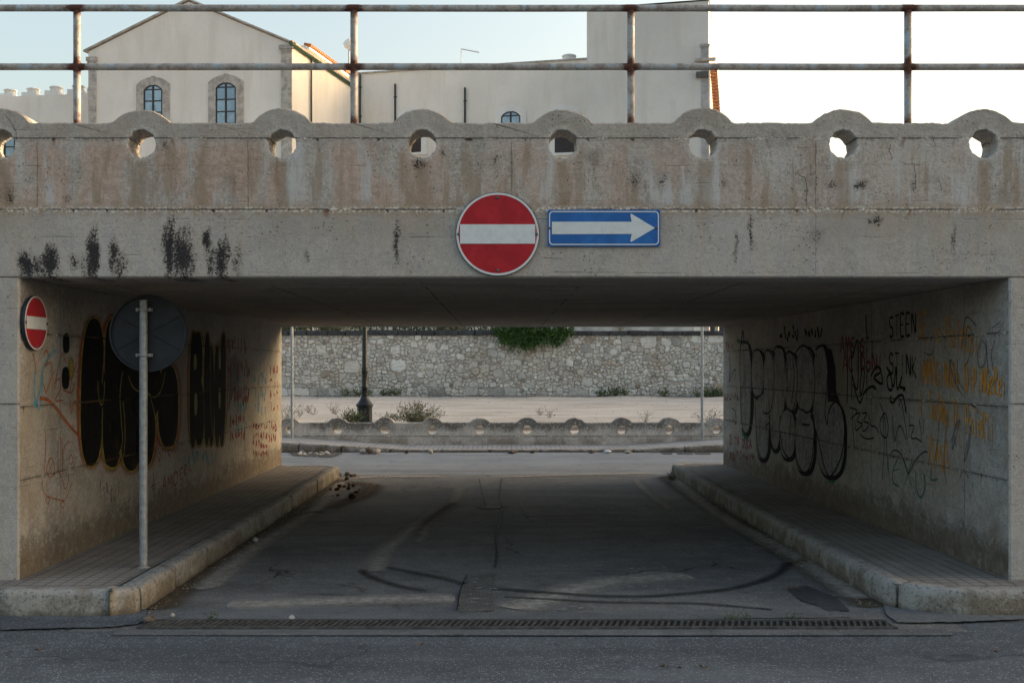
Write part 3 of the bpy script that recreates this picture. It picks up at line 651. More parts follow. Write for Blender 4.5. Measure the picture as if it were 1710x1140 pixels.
# ------------------------------------------------------------------ graffiti on the tunnel walls
def onL(px, py):
    # ray from camera through pixel meets left wall plane
    k = (px-VX)/F; s_ = -.01/(Y1-Y0); Y = (XW_L-s_*Y0)/(k-s_); return Vector((k*Y, Y, EYE+(VY-py)*Y/F))
def onR(px, py):
    k = (px-VX)/F; s_ = (XW_R1-XW_R0)/(Y1-Y0); Y = (XW_R0-s_*Y0)/(k-s_); return Vector((k*Y, Y, EYE+(VY-py)*Y/F))
NL = Vector((1, .001, 0)).normalized(); NR = Vector((-1, -.0153, 0)).normalized()
FONT = {
 'A': [[(0, 0), (.45, 1), (.55, 1), (1, 0)], [(.2, .4), (.8, .4)]], 'B': [[(0, 0), (0, 1), (.7, .95), (.8, .7), (.1, .52), (.9, .4), (.9, .1), (0, 0)]],
 'C': [[(.9, .85), (.5, 1), (.1, .7), (.1, .3), (.5, 0), (.9, .15)]], 'D': [[(.1, 0), (.1, 1), (.7, .85), (.95, .5), (.7, .12), (.1, 0)]],
 'E': [[(.9, 1), (.1, 1), (.1, 0), (.9, 0)], [(.1, .52), (.75, .52)]], 'e': [[(.1, .3), (.85, .38), (.7, .62), (.3, .62), (.08, .3), (.3, 0), (.85, .08)]],
 'F': [[(.9, 1), (.1, 1), (.1, 0)], [(.1, .52), (.7, .52)]], 'G': [[(.9, .85), (.5, 1), (.1, .7), (.1, .25), (.5, 0), (.9, .2), (.9, .48), (.55, .48)]],
 'I': [[(.5, 0), (.5, 1)]], 'i': [[(.5, 0), (.5, .62)], [(.5, .8), (.5, .9)]], 'K': [[(.1, 0), (.1, 1)], [(.85, 1), (.15, .45), (.9, 0)]], 'L': [[(.1, 1), (.1, 0), (.85, 0)]], 'l': [[(.5, 0), (.5, 1)]],
 'M': [[(.05, 0), (.1, 1), (.5, .35), (.9, 1), (.95, 0)]], 'N': [[(.1, 0), (.1, 1), (.9, 0), (.9, 1)]], 'O': [[(.5, 1), (.1, .75), (.1, .25), (.5, 0), (.9, .25), (.9, .75), (.5, 1)]],
 'o': [[(.5, .6), (.15, .45), (.15, .15), (.5, 0), (.85, .15), (.85, .45), (.5, .6)]], 'P': [[(.1, 0), (.1, 1), (.75, .92), (.85, .7), (.6, .48), (.1, .45)]],
 'R': [[(.1, 0), (.1, 1), (.75, .92), (.8, .68), (.1, .48), (.9, 0)]], 'S': [[(.9, .88), (.5, 1), (.12, .8), (.3, .55), (.8, .42), (.88, .15), (.5, 0), (.1, .12)]],
 's': [[(.8, .55), (.4, .62), (.2, .48), (.75, .2), (.55, 0), (.15, .06)]], 'T': [[(0, 1), (1, 1)], [(.5, 1), (.5, 0)]], 't': [[(.5, .95), (.5, 0)], [(.15, .62), (.85, .62)]],
 'U': [[(.1, 1), (.1, .25), (.5, 0), (.9, .25), (.9, 1)]], 'V': [[(.05, 1), (.5, 0), (.95, 1)]], 'X': [[(.05, 1), (.95, 0)], [(.95, 1), (.05, 0)]], '2': [[(.1, .8), (.5, 1), (.85, .75), (.1, 0), (.95, 0)]],
 'Y': [[(.05, 1), (.5, .5), (.95, 1)], [(.5, .5), (.5, 0)]], 'H': [[(.1, 0), (.1, 1)], [(.9, 0), (.9, 1)], [(.1, .5), (.9, .5)]], 'W': [[(.05, 1), (.25, 0), (.5, .7), (.75, 0), (.95, 1)]], '"': [[(.3, 1), (.3, .8)]], ' ': []}
def write(mb, text, xy0, xy1, h, wd, on, N, off=.003, jit=.06, gap=.2, mi=0, drip=0.0):
    n = len(text); dx = (xy1[0]-xy0[0])/n; dy = (xy1[1]-xy0[1])/n
    for i, ch in enumerate(text):
        bx = xy0[0]+dx*i; by = xy0[1]+dy*i; cw = dx*(1-gap); j1 = random.uniform(-jit, jit)*h; hh = h*random.uniform(1-jit, 1+jit)
        for st in FONT.get(ch, []):
            pts = [(bx+u*cw+random.uniform(-.04, .04)*cw, by+j1-v*hh+dy*u+random.uniform(-.03, .03)*h) for u, v in st]
            if len(pts) > 3: pts = smooth(pts, 4)
            ribbon(mb, [on(*p) for p in pts], wd, off+random.uniform(0, .0004), N, mi=mi)
            if drip and random.random() < drip:
                p = max(pts, key=lambda q: q[1]); ribbon(mb, [on(p[0], p[1]), on(p[0], p[1]+random.uniform(.2, .6)*h)], wd*.4, off, N, mi=mi)
def strokes(mb, L, wd, on, N, off=.0035, mi=0, k=6):
    for pts in L:
        q = smooth(pts, k) if len(pts) > 2 else pts
        ribbon(mb, [on(*p) for p in q], wd, off+random.uniform(0, .0005), N, mi=mi)
def sup(cx, cy, rx, ry, lean=0, n=34, p=2.6, e=0):
    out = []
    for i in range(n):
        a = 2*math.pi*i/n; ca, sa = math.cos(a), math.sin(a)
        u = math.copysign(abs(ca)**(2/p), ca); v = math.copysign(abs(sa)**(2/p), sa)
        out.append((cx+(rx+e)*u+lean*v*ry/40*1.0, cy+(ry+e*1.6)*v))
    return out
def G3(px_poly, on): return [on(*p) for p in px_poly]
random.seed(21)
gp_black = paint('black_spray', (.009, .009, .010), 1.1, .2, .35, .8)
gp_black2 = paint('black_fill_paint', (.009, .009, .011), 1.06, .55, .3, .8)
gp_yel = paint('yellow_spray', (.40, .335, .07), .8, .55, .7)
gp_red = paint('red_spray', (.42, .085, .05), .85, .5, .8)
gp_redt = paint('dark_red_marker', (.26, .035, .03), .95, .35, .4)
gp_or = paint('orange_spray', (.78, .36, .045), 1.0, .3, .4)
gp_rust = paint('rust_marker', (.42, .12, .045), .9, .35, .5)
gp_lb = paint('light_blue_spray', (.12, .42, .60), .85, .4, .6)
gp_blue = paint('dark_blue_marker', (.03, .055, .10), .8, .4, .5)
gp_green = paint('green_marker', (.03, .22, .10), .85, .35, .5)
gp_silver = paint('silver_paint', (.38, .39, .395), .85, .85, .4)
gp_white = paint('white_marker', (.42, .48, .55), .5, .6, .6)
gp_pur = paint('purple_marker', (.15, .06, .12), .5, .7, .7)
def gobj(mb, name, mats, par, label=None, join=.16, limit=26):
    """each tag or word, i.e. each cluster of strokes lying close together, becomes a part of its own"""
    # islands = connected components over shared vertices
    parent = list(range(len(mb.v)))
    def find(a):
        while parent[a] != a: parent[a] = parent[parent[a]]; a = parent[a]
        return a
    for f in mb.f:
        for k in f[1:]: parent[find(k)] = find(f[0])
    isl = {}
    for fi, f in enumerate(mb.f): isl.setdefault(find(f[0]), []).append(fi)
    keys = list(isl); bb = []
    for k in keys:
        vs = [mb.v[i] for fi in isl[k] for i in mb.f[fi]]; bb.append((min(v[1] for v in vs), max(v[1] for v in vs), min(v[2] for v in vs), max(v[2] for v in vs)))
    jn = join
    while True:
        cl = list(range(len(keys)))
        def fc(a):
            while cl[a] != a: a = cl[a]
            return a
        for a in range(len(keys)):
            for b in range(a):
                p, q = bb[a], bb[b]; dy = max(0, p[0]-q[1], q[0]-p[1]); dz = max(0, p[2]-q[3], q[2]-p[3])
                if max(dy*.6, dz) < jn: cl[fc(a)] = fc(b)
        groups = {}
        for a in range(len(keys)): groups.setdefault(fc(a), []).append(a)
        if len(groups) <= limit: break
        jn *= 1.4
    res = None
    for g in groups.values():
        m2 = MB(); fis = [fi for a in g for fi in isl[keys[a]]]; uvs = []; start = []
        mp = {}; off = 0
        for f in mb.f: start.append(off); off += len(f)
        for fi in fis:
            f = mb.f[fi]
            for i in f:
                if i not in mp: mp[i] = len(m2.v); m2.v.append(mb.v[i])
            m2.f.append(tuple(mp[i] for i in f)); m2.mi.append(mb.mi[fi]); m2.sm.append(False); m2.uv += mb.uv[start[fi]:start[fi]+len(f)]
        m2.v = [(v[0]-bo[0], v[1]-bo[1], v[2]-bo[2]) for v in m2.v]; o = m2.build(name, mats, par, fix=False)
        if label and (res is None): o['label'] = label
        res = o
    return res
# left: black throw-up with yellow and red outlines
BL = [(153.5, 655, 19.5, 124, -.9), (188, 680, 17.5, 103, -1.0), (190, 600, 16, 70, 0), (218, 690, 19, 96, 0), (240, 690, 19, 90, 0), (280, 678, 17, 69, 0), (246, 640, 22, 60, 0)]
def layer(mb, L, e, off, on, N, soft=.93):
    for i, (cx, cy, rx, ry, ln) in enumerate(L): blobfan(mb, G3(sup(cx, cy, rx, ry, ln, e=e), on), off+i*.00012, N, soft=soft)
mb = MB(); layer(mb, BL, 8, .002, onL, NL, .80); gobj(mb, 'graffiti', gp_red, aL)
mb = MB(); layer(mb, BL, 2.6, .0035, onL, NL, .95); gobj(mb, 'graffiti', gp_yel, aL)
mb = MB(); layer(mb, BL, 0, .005, onL, NL, .97)
gobj(mb, 'graffiti', gp_black2, aL, 'large black bubble letters sprayed on the left tunnel wall')
mb = MB(); strokes(mb, [[(173, 560), (172, 600), (169, 640)], [(162, 636), (163, 660), (168, 676), (172, 664), (173, 636)], [(170, 680), (169, 720), (170, 765), (178, 778), (190, 781), (203, 768), (207, 740), (207, 700), (204, 670)],
                      [(213, 628), (220, 645), (228, 652), (236, 655)], [(246, 655), (252, 662), (262, 660), (270, 645), (275, 620)], [(250, 665), (257, 690), (260, 720), (259, 750)], [(203, 620), (199, 660), (201, 700), (203, 740), (197, 758)]], .024, onL, NL, .0072)
gobj(mb, 'graffiti', gp_yel, aL)
BB = [(322, 650, 6, 98, -.3), (330, 600, 7.5, 46, 0), (332, 690, 8, 54, 0), (345, 650, 5.5, 95, -.2), (352, 660, 5, 85, 0), (362, 660, 5, 86, 0), (371, 650, 5.5, 95, -.6)]
mb = MB(); layer(mb, BB, 5, .002, onL, NL, .75); gobj(mb, 'graffiti', gp_red, aL)
mb = MB(); layer(mb, BB, 2.2, .0035, onL, NL, .93); gobj(mb, 'graffiti', gp_yel, aL)
mb = MB(); layer(mb, BB, 0, .005, onL, NL, .96); gobj(mb, 'graffiti', gp_black2, aL, 'narrow black BUA letters sprayed further into the tunnel')
mb = MB(); blobfan(mb, G3(sup(325, 604, 2.5, 14), onL), .0066, NL); blobfan(mb, G3(sup(326, 674, 2.5, 20), onL), .0066, NL); blobfan(mb, G3(sup(366, 600, 1.8, 18), onL), .0066, NL); blobfan(mb, G3(sup(366, 665, 1.8, 18), onL), .0066, NL)
strokes(mb, [[(351, 575), (350, 620), (352, 700), (357, 742)], [(340, 560), (339, 640), (341, 740)]], .02, onL, NL, .0066); gobj(mb, 'graffiti', gp_yel, aL)
mb = MB(); blobfan(mb, G3(sup(110, 573, 6, 18), onL), .003, NL, soft=.6); blobfan(mb, G3(sup(109, 631, 7, 20), onL), .003, NL, soft=.6); gobj(mb, 'graffiti', gp_black, aL)
mb = MB(); blobfan(mb, G3(sup(118, 615, 6, 22), onL), .0025, NL, soft=.4); gobj(mb, 'graffiti', gp_yel, aL)
mb = MB(); strokes(mb, [[(92, 583), (78, 600), (70, 622), (66, 650), (61, 672), (66, 680), (70, 640), (70, 622)], [(58, 620), (57, 660), (62, 680)]], .028, onL, NL); blobfan(mb, G3(sup(59, 675, 4, 6), onL), .003, NL); gobj(mb, 'graffiti', gp_lb, aL)
mb = MB()
strokes(mb, [[(65, 664), (80, 668), (95, 684), (115, 710), (138, 735)]], .035, onL, NL)
strokes(mb, [[(75, 720), (75, 760), (73, 795)], [(79, 776), (84, 764), (90, 776), (88, 792), (82, 796), (77, 785), (79, 776)], [(80, 768), (88, 795)], [(88, 768), (79, 794)],
             [(92, 790), (96, 780), (96, 745), (99, 730), (103, 740), (103, 780)], [(96, 782), (103, 800), (107, 815), (112, 810), (114, 790)], [(115, 735), (106, 750), (104, 785), (105, 790)],
             [(117, 758), (121, 765), (118, 775), (114, 767), (117, 758)], [(70, 800), (70, 815), (76, 826), (90, 832), (108, 836)], [(78, 828), (82, 834), (79, 841), (75, 835), (78, 828)], [(104, 836), (107, 842), (104, 848), (101, 842), (104, 836)], [(108, 836), (114, 820), (120, 803)]], .011, onL, NL)
gobj(mb, 'graffiti', gp_rust, aL, 'thin rust red doodles low on the near end of the left tunnel wall')
mb = MB(); strokes(mb, [[(53, 590), (57, 600), (60, 625)], [(73, 590), (78, 585), (80, 600), (74, 612), (84, 605), (86, 625), (80, 645), (76, 655), (72, 640)], [(88, 620), (86, 666)], [(103, 588), (95, 620), (90, 650)], [(103, 588), (110, 605)], [(90, 640), (98, 632), (100, 650), (92, 668), (106, 668)],
                      [(128, 605), (120, 630), (116, 655)], [(104, 650), (118, 655), (124, 640)], [(116, 665), (118, 690), (124, 668), (130, 690)], [(132, 690), (140, 690)]], .016, onL, NL, .0028); gobj(mb, 'graffiti', gp_rust, aL)
# washed out tags further in
def scrib(mb, x0, x1, y0, y1, n, wd, on, N, rows=1, off=.0042):
    for r_ in range(rows):
        yb0 = y0+(y1-y0)*r_/rows; yb1 = y0+(y1-y0)*(r_+.8)/rows
        for i in range(n):
            xa = x0+(x1-x0)*i/n; xb = x0+(x1-x0)*(i+.75)/n; L = []
            for k in range(random.randint(3, 5)): L.append((random.uniform(xa, xb), random.uniform(yb0, yb1)))
            strokes(mb, [L], wd, on, N, off)
mb = MB(); scrib(mb, 421, 447, 706, 765, 6, .045, onL, NL, 4); scrib(mb, 448, 462, 700, 745, 4, .045, onL, NL, 2); scrib(mb, 450, 466, 610, 690, 3, .04, onL, NL, 4); gobj(mb, 'graffiti', gp_redt, aL)
mb = MB(); write(mb, 'TIGI CIUI', (252, 775), (302, 752), 28, .02, onL, NL); write(mb, 'TIAMO', (252, 832), (298, 808), 22, .024, onL, NL); write(mb, 'ERA', (300, 800), (320, 790), 18, .02, onL, NL); scrib(mb, 380, 412, 560, 600, 6, .045, onL, NL); scrib(mb, 382, 410, 690, 740, 6, .045, onL, NL, 2); scrib(mb, 378, 418, 600, 680, 7, .05, onL, NL, 2); gobj(mb, 'graffiti', gp_redt, aL)
mb = MB(); scrib(mb, 312, 366, 752, 785, 7, .05, onL, NL); scrib(mb, 395, 414, 670, 730, 4, .05, onL, NL, 2); scrib(mb, 424, 446, 620, 700, 4, .05, onL, NL, 3); gobj(mb, 'graffiti', gp_lb, aL)
mb = MB(); scrib(mb, 165, 200, 795, 850, 6, .02, onL, NL); scrib(mb, 225, 260, 790, 830, 5, .02, onL, NL); scrib(mb, 380, 415, 600, 690, 5, .06, onL, NL, 2); gobj(mb, 'graffiti', gp_pur, aL)
mb = MB(); blobfan(mb, G3(sup(390, 625, 12, 40), onL), .002, NL, soft=.5); gobj(mb, 'graffiti', paint('smudged_black', (.03, .03, .035), .5, .6, .9), aL)
# right: silver throw-up, black outline
def cr(X, Y): return (1200+X/3.93, 530+Y/3.93)
SV = [(180, 462, 36, 297), (260, 368, 41, 152), (290, 715, 44, 215), (335, 428, 36, 214), (372, 690, 32, 175), (400, 420, 40, 230), (480, 425, 41, 196), (455, 765, 50, 157), (572, 405, 62, 214), (567, 808, 63, 208), (672, 480, 48, 297), (740, 795, 90, 247)]
SVp = [(cr(a, b)[0], cr(a, b)[1], c_/3.93, d_/3.93, 0) for a, b, c_, d_ in SV]
mb = MB(); layer(mb, [(a+2.0, b+3, c_, d_, 0) for a, b, c_, d_, e in SVp], 2.6, .0022, onR, NR, .9); blobfan(mb, G3([cr(700, 190), cr(745, 210), cr(770, 330), cr(775, 480), cr(800, 560), cr(700, 620), cr(680, 300)], onR), .0045, NR); gobj(mb, 'graffiti', gp_black, aR)
mb = MB()
for i, s_ in enumerate(SVp): blobfan(mb, G3(sup(*s_[:4]), onR), .0052+i*.00012, NR, mi=0, soft=.96)
OUT = [[(222, 250), (210, 190), (175, 162), (150, 175), (143, 300), (147, 500), (155, 700), (180, 762), (205, 735), (213, 600), (215, 490)], [(222, 250), (240, 215), (275, 220), (297, 300), (300, 420), (285, 500), (250, 522), (222, 505), (213, 490)],
       [(243, 520), (248, 700), (265, 880), (300, 932), (325, 900), (335, 730)], [(295, 620), (315, 630), (335, 624)], [(335, 690), (318, 705), (310, 722)], [(300, 260), (320, 213), (350, 240), (368, 330), (365, 480), (350, 590), (335, 625)],
       [(360, 250), (375, 200), (400, 188), (430, 208), (442, 245)], [(442, 250), (470, 222), (505, 270), (522, 380), (515, 500), (490, 612), (450, 590)], [(495, 300), (500, 400), (482, 560)], [(340, 700), (350, 820), (375, 872), (400, 840), (405, 720)],
       [(405, 740), (425, 860), (465, 922), (495, 890), (505, 800)], [(480, 640), (465, 800)], [(510, 230), (545, 188), (590, 200), (625, 290), (636, 420), (625, 560), (590, 622), (545, 600)], [(550, 700), (600, 705)], [(505, 740), (515, 930), (565, 1017), (610, 960), (628, 800), (630, 700), (605, 640)],
       [(640, 210), (680, 183), (712, 200), (722, 300), (715, 450), (702, 620), (718, 700), (726, 620), (770, 550), (815, 600), (832, 720), (812, 900), (740, 1042), (700, 980), (670, 850), (645, 740)]]
for q in OUT: ribbon(mb, [onR(*p) for p in smooth([cr(*p) for p in q], 6)], .034, .0072, NR, mi=1, taper=False)
SINGLE = True
gobj(mb, 'graffiti', [gp_silver, gp_black], aR, 'faded silver bubble letters with black outlines on the right tunnel wall')
mb = MB(); scrib(mb, 1240, 1250, 720, 742, 2, .06, onR, NR); strokes(mb, [[cr(150, 730), cr(180, 790), cr(215, 740)], [cr(690, 960), cr(740, 1070), cr(810, 1000)], [cr(340, 840), cr(375, 880), cr(410, 850)], [cr(120, 150), cr(160, 165), cr(200, 160)]], .07, onR, NR, .0018)
strokes(mb, [[(1475, 690), (1477, 740), (1474, 800)], [(1484, 760), (1486, 812)], [(1500, 765), (1492, 785), (1492, 805), (1502, 812)], [(1492, 786), (1502, 782)], [(1510, 765), (1524, 815)], [(1524, 768), (1512, 808)], [(1530, 785), (1531, 815), (1538, 830), (1545, 815), (1544, 790)], [(1556, 780), (1556, 800), (1566, 800)]], .022, onR, NR)
gobj(mb, 'graffiti', gp_green, aR)
mb = MB(); strokes(mb, [[cr(150, 165), cr(160, 90), cr(170, 160)]], .05, onR, NR); scrib(mb, 1344, 1376, 548, 565, 6, .04, onR, NR); scrib(mb, 1302, 1335, 545, 578, 5, .045, onR, NR); strokes(mb, [[cr(70, 250), cr(80, 330), cr(70, 420), cr(100, 350), cr(115, 350), cr(105, 420)], [cr(85, 590), cr(110, 620), cr(115, 700), cr(95, 660)]], .02, onR, NR)
write(mb, 'STEEN', (1485, 563), (1532, 558), 34, .026, onR, NR); write(mb, 'STINK', (1485, 622), (1533, 630), 35, .026, onR, NR)
strokes(mb, [[(1447, 525), (1447, 545), (1449, 566)], [(1415, 570), (1416, 620), (1415, 675)], [(1421, 568), (1423, 620), (1423, 668)], [(1423, 625), (1432, 650), (1434, 600), (1432, 568), (1424, 600)], [(1436, 570), (1440, 610), (1437, 640), (1438, 660), (1443, 640), (1444, 610)], [(1448, 582), (1448, 668)], [(1455, 628), (1464, 612), (1472, 620), (1460, 630), (1474, 640), (1470, 612)], [(1425, 640), (1436, 672), (1444, 655), (1456, 645), (1464, 650)]], .032, onR, NR)
strokes(mb, [[(1481, 612), (1489, 630), (1490, 650), (1484, 648), (1482, 632), (1487, 625), (1493, 645), (1497, 612), (1499, 650), (1507, 628), (1503, 645), (1512, 648), (1509, 652)], [(1489, 660), (1487, 668), (1492, 672), (1500, 662), (1508, 660), (1512, 676), (1514, 690)]], .03, onR, NR)
strokes(mb, [[(1419, 680), (1432, 686), (1421, 700)], [(1424, 684), (1425, 720), (1428, 750)], [(1428, 692), (1437, 690), (1432, 702), (1440, 708), (1430, 718), (1428, 700)], [(1440, 690), (1448, 690), (1443, 702), (1452, 708), (1442, 720), (1440, 700)], [(1452, 692), (1455, 710), (1462, 712), (1468, 722)], [(1436, 724), (1446, 732), (1460, 731)], [(1477, 690), (1470, 705), (1473, 725), (1481, 730), (1484, 712), (1480, 692), (1477, 690)]], .018, onR, NR)
gobj(mb, 'graffiti', gp_black, aR, 'black tags reading STEEN and STINK on the right tunnel wall')
mb = MB(); write(mb, 'AMSiSTI', (1404, 588), (1462, 592), 26, .035, onR, NR); write(mb, 'ACiDoNI', (1408, 620), (1476, 618), 26, .035, onR, NR); gobj(mb, 'graffiti', gp_redt, aR)
mb = MB(); write(mb, 'DiTA DUCA', (1219, 742), (1256, 750), 15, .035, onR, NR); scrib(mb, 1218, 1262, 752, 772, 8, .03, onR, NR); scrib(mb, 1210, 1235, 655, 675, 6, .03, onR, NR); scrib(mb, 1212, 1226, 570, 590, 4, .03, onR, NR); gobj(mb, 'graffiti', gp_redt, aR)
mb = MB()
for tx, a_, b_, h_ in (('SE io PoTeSsi', (1534, 562), (1636, 590), 38), ('iMMAGiNARe DiPiNGeRei', (1536, 640), (1682, 664), 38), ('iL SoGNo Di PoTeRTi', (1532, 690), (1662, 738), 38), ('AMA', (1551, 778), (1588, 792), 44)):
    write(mb, tx, a_, b_, h_*1.12, .0205, onR, NR, .0062, drip=.25)
gobj(mb, 'graffiti', gp_or, aR, 'orange handwritten love message sprayed near the mouth of the right tunnel wall')
mb = MB(); strokes(mb, [[(1470, 672), (1478, 700), (1482, 760), (1484, 790)], [(1490, 690), (1494, 735), (1500, 715), (1506, 712), (1514, 735)], [(1502, 680), (1506, 670), (1516, 732)], [(1519, 690), (1519, 730)], [(1519, 710), (1527, 712), (1522, 730), (1532, 732), (1540, 738)], [(1536, 700), (1541, 740)], [(1544, 700), (1542, 725)], [(1487, 765), (1492, 752), (1504, 756), (1512, 775), (1518, 790), (1528, 770), (1542, 755), (1550, 754)]], .02, onR, NR); gobj(mb, 'graffiti', gp_blue, aR)
mb = MB(); strokes(mb, [[(1545, 586), (1546, 610)], [(1545, 588), (1556, 592), (1563, 575)], [(1585, 600), (1592, 625), (1600, 645), (1610, 662)], [(1587, 640), (1588, 602), (1594, 612), (1598, 640)], [(1601, 600), (1600, 630), (1610, 650)], [(1608, 580), (1614, 530), (1632, 545)], [(1614, 580), (1617, 545), (1625, 560), (1618, 600), (1612, 612)],
                      [(1640, 568), (1634, 590), (1636, 612), (1645, 608), (1648, 580), (1641, 567)], [(1648, 566), (1650, 600), (1652, 624)], [(1663, 567), (1657, 590), (1660, 618)], [(1658, 547), (1672, 537)], [(1664, 556), (1672, 551)],
                      [(1585, 690), (1579, 740), (1578, 780), (1582, 808)], [(1593, 728), (1592, 750), (1604, 700), (1588, 740)], [(1617, 735), (1611, 770), (1620, 745), (1622, 710), (1616, 760)], [(1604, 798), (1610, 785), (1619, 798)], [(1600, 700), (1594, 722), (1598, 745)], [(1570, 700), (1566, 745), (1562, 770)]], .011, onR, NR, .007); gobj(mb, 'graffiti', gp_blue, aR)
mb = MB(); strokes(mb, [[(1620, 686), (1640, 702), (1655, 718), (1652, 735)], [(1665, 705), (1660, 725), (1664, 745), (1671, 740), (1672, 715), (1665, 703)], [(1668, 752), (1654, 748), (1650, 762), (1662, 772), (1672, 778)], [(1678, 718), (1682, 750), (1680, 780)], [(1660, 795), (1676, 800), (1686, 815)], [(1604, 720), (1614, 712), (1622, 718), (1610, 725)]], .013, onR, NR, .007); gobj(mb, 'graffiti', gp_white, aR)

# ------------------------------------------------------------------ railing on the parapet
def rail_mat():
    m = NT('rusting_galvanised_tube'); x, y, z = m.xyz()
    n = m.noise(14, 5, .7); n2 = m.noise(60, 4, .7)
    col = m.mix(m.ss(n, .38, .6), (.24, .215, .20), (.38, .375, .37)); col = m.mix(m.ss(n2, .52, .7, 0, .6), col, (.18, .13, .11))
    col = m.mix(m.ss(m.noise(1, 5, .7, m.map((9, 9, 3), (4, 4, 4))), .52, .62, 0, .8), col, (.36, .45, .52))
    fx = m.math('MULTIPLY', m.math('SUBTRACT', m.math('FRACT', m.math('ADD', m.math('DIVIDE', m.math('ADD', x, 3.09), 2.0145), .5)), .5), 2.0145)
    za = m.math('MINIMUM', m.math('ABSOLUTE', m.math('SUBTRACT', z, 4.304)), m.math('ABSOLUTE', m.math('SUBTRACT', z, 3.877)))
    za = m.math('MINIMUM', za, m.math('ABSOLUTE', m.math('SUBTRACT', z, 3.44)))
    dd = m.math('SQRT', m.math('ADD', m.math('MULTIPLY', fx, fx), m.math('MULTIPLY', za, za)))
    dd = m.math('ADD', dd, m.math('MULTIPLY', m.math('SUBTRACT', m.noise(18, 4, .7), .5), .16))
    col = m.mix(m.ss(dd, .10, .035), col, m.mix(n2, (.05, .022, .018), (.11, .045, .03)))
    m.bump(n2, .5, .006); return m.color(col, .75, .1)
M_rail = rail_mat()
ry = 8.12
rl = tag(empty('railing', (0, ry, 3.44)), 'rusty tube railing with two bars on top of the front bridge parapet', 'railing')
xs = [-3.09+2.0145*k for k in range(-6, 12)]
for x in xs:
    mb = MB(); mb.tube([(x, 0, -.03), (x, 0, 4.285-3.44)], .0265, 12); mb.tube([(x, 0, .0), (x, 0, .012)], .034, 10)
    mb.tube([(x, 0, 3.877-3.44-.034), (x, 0, 3.877-3.44+.034)], .028, 12); mb.build('post', M_rail, rl)
for z, sg in ((4.304, 0), (3.877, 0)):
    mb = MB(); pts = []; x = XL+.2
    while x < XR: pts.append((x, 0 if z > 4 else -.002, z-3.44+mnoise.noise(Vector((x*.6, z, 0)))*.004)); x += .25
    mb.tube(pts, .0255, 12)
    for x in xs: mb.tube([(x-.04, 0, z-3.44), (x+.04, 0, z-3.44)], .0268, 12)
    mb.build('rail', M_rail, rl)
rl2 = tag(empty('railing', (0, Y1-.12, 3.44)), 'rusty tube railing with two bars on the rear bridge parapet hidden behind the front one', 'railing')

# ------------------------------------------------------------------ signs
def sign_red():
    m = NT('sign_red'); n = m.noise(30, 5, .7); n2 = m.noise(7, 5, .7)
    col = m.mix(m.ss(n2, .4, .65), (.33, .006, .014), (.42, .012, .022)); col = m.mix(m.ss(n, .62, .72, 0, .5), col, (.2, .02, .025))
    return m.color(col, .45)
M_red = sign_red()
def sign_white():
    m = NT('sign_white'); n = m.noise(22, 5, .7); col = m.mix(m.ss(n, .4, .7), (.62, .66, .69), (.55, .585, .60)); col = m.mix(m.ss(m.noise(50, 4, .7), .66, .74), col, (.3, .3, .3)); return m.color(col, .45)
M_white = sign_white()
def sign_blue():
    m = NT('sign_blue'); n = m.noise(1, 5, .75, m.map((18, 18, 30))); col = m.mix(m.ss(m.noise(6, 3), .4, .6), (.012, .105, .36), (.018, .135, .43))
    col = m.mix(m.ss(n, .64, .70, 0, .85), col, (.20, .42, .52)); return m.color(col, .45)
M_blue = sign_blue()
M_steel = plain('galvanised_steel', (.34, .37, .40), .5, .35, .14, 25, .2)
M_signback = plain('sign_back_grey', (.028, .033, .042), .6, .1, .15, 10, .1)
M_screw = plain('screw_steel', (.16, .16, .17), .5, .6, .3, 90)
def disc(mb, r0, r1, y, n=64, th=0, mi=0):
    vs = []; fs = []
    for k in range(n):
        a = 2*math.pi*k/n
        vs += [(r1*math.cos(a), y, r1*math.sin(a)), (r0*math.cos(a), y, r0*math.sin(a)), (r1*math.cos(a), y+th, r1*math.sin(a)), (r0*math.cos(a), y+th, r0*math.sin(a))]
    for k in range(n):
        a, b = 4*k, 4*((k+1) % n); fs += [(a, a+1, b+1, b), (a, b, b+2, a+2), (a+2, b+2, b+3, a+3)]
        if r0 > 1e-4: fs.append((a+1, a+3, b+3, b+1))
    mb.add(vs, fs, mi=mi)
def noentry(name, r, loc, rz, label, screws=True, bar=(.9, .115)):
    t = tag(empty(name, loc, rz), label, 'road sign')
    mb = MB(); disc(mb, 0.0, r*.985, .0, 64, .012); disc(mb, r*.97, r, -.004, 64, .022); mb.build('backing_plate', M_signback, t)
    mb = MB(); disc(mb, r*.935, r*.985, -.007, 64, .003); mb.build('white_rim', M_white, t)
    mb = MB(); disc(mb, 0.0, r*.935, -.006, 64, .003); mb.build('red_disc', M_red, t)
    mb = MB(); mb.box(-r*bar[0], r*bar[0], -.0095, -.0065, -r*bar[1]*2, r*bar[1]*2); mb.build('white_bar', M_white, t)
    if screws:
        for a in (0, 90, 180, 270):
            mb = MB(); mb.lathe((.265/.3*r*math.cos(R(a))*1.05, -.013, .26/.3*r*math.sin(R(a))), [(.011, .006), (.011, .001), (.006, 0.0)], 12, 'y'); mb.build('screw', M_screw, t)
    return t
c0 = P(831, 391, 7.98); ne = noentry('no_entry_sign', .30, c0, 0, 'large red round no entry sign screwed to the bridge beam beside the blue arrow', bar=(.895, .115))
for z_ in ne.children:
    pass
c1 = P(53, 539, 8.17); noentry('no_entry_sign', .2, (XW_L+.035, 8.2, c1.z), R(90), 'small no entry sign fixed sideways on the left underpass wall corner', bar=(.86, .115))
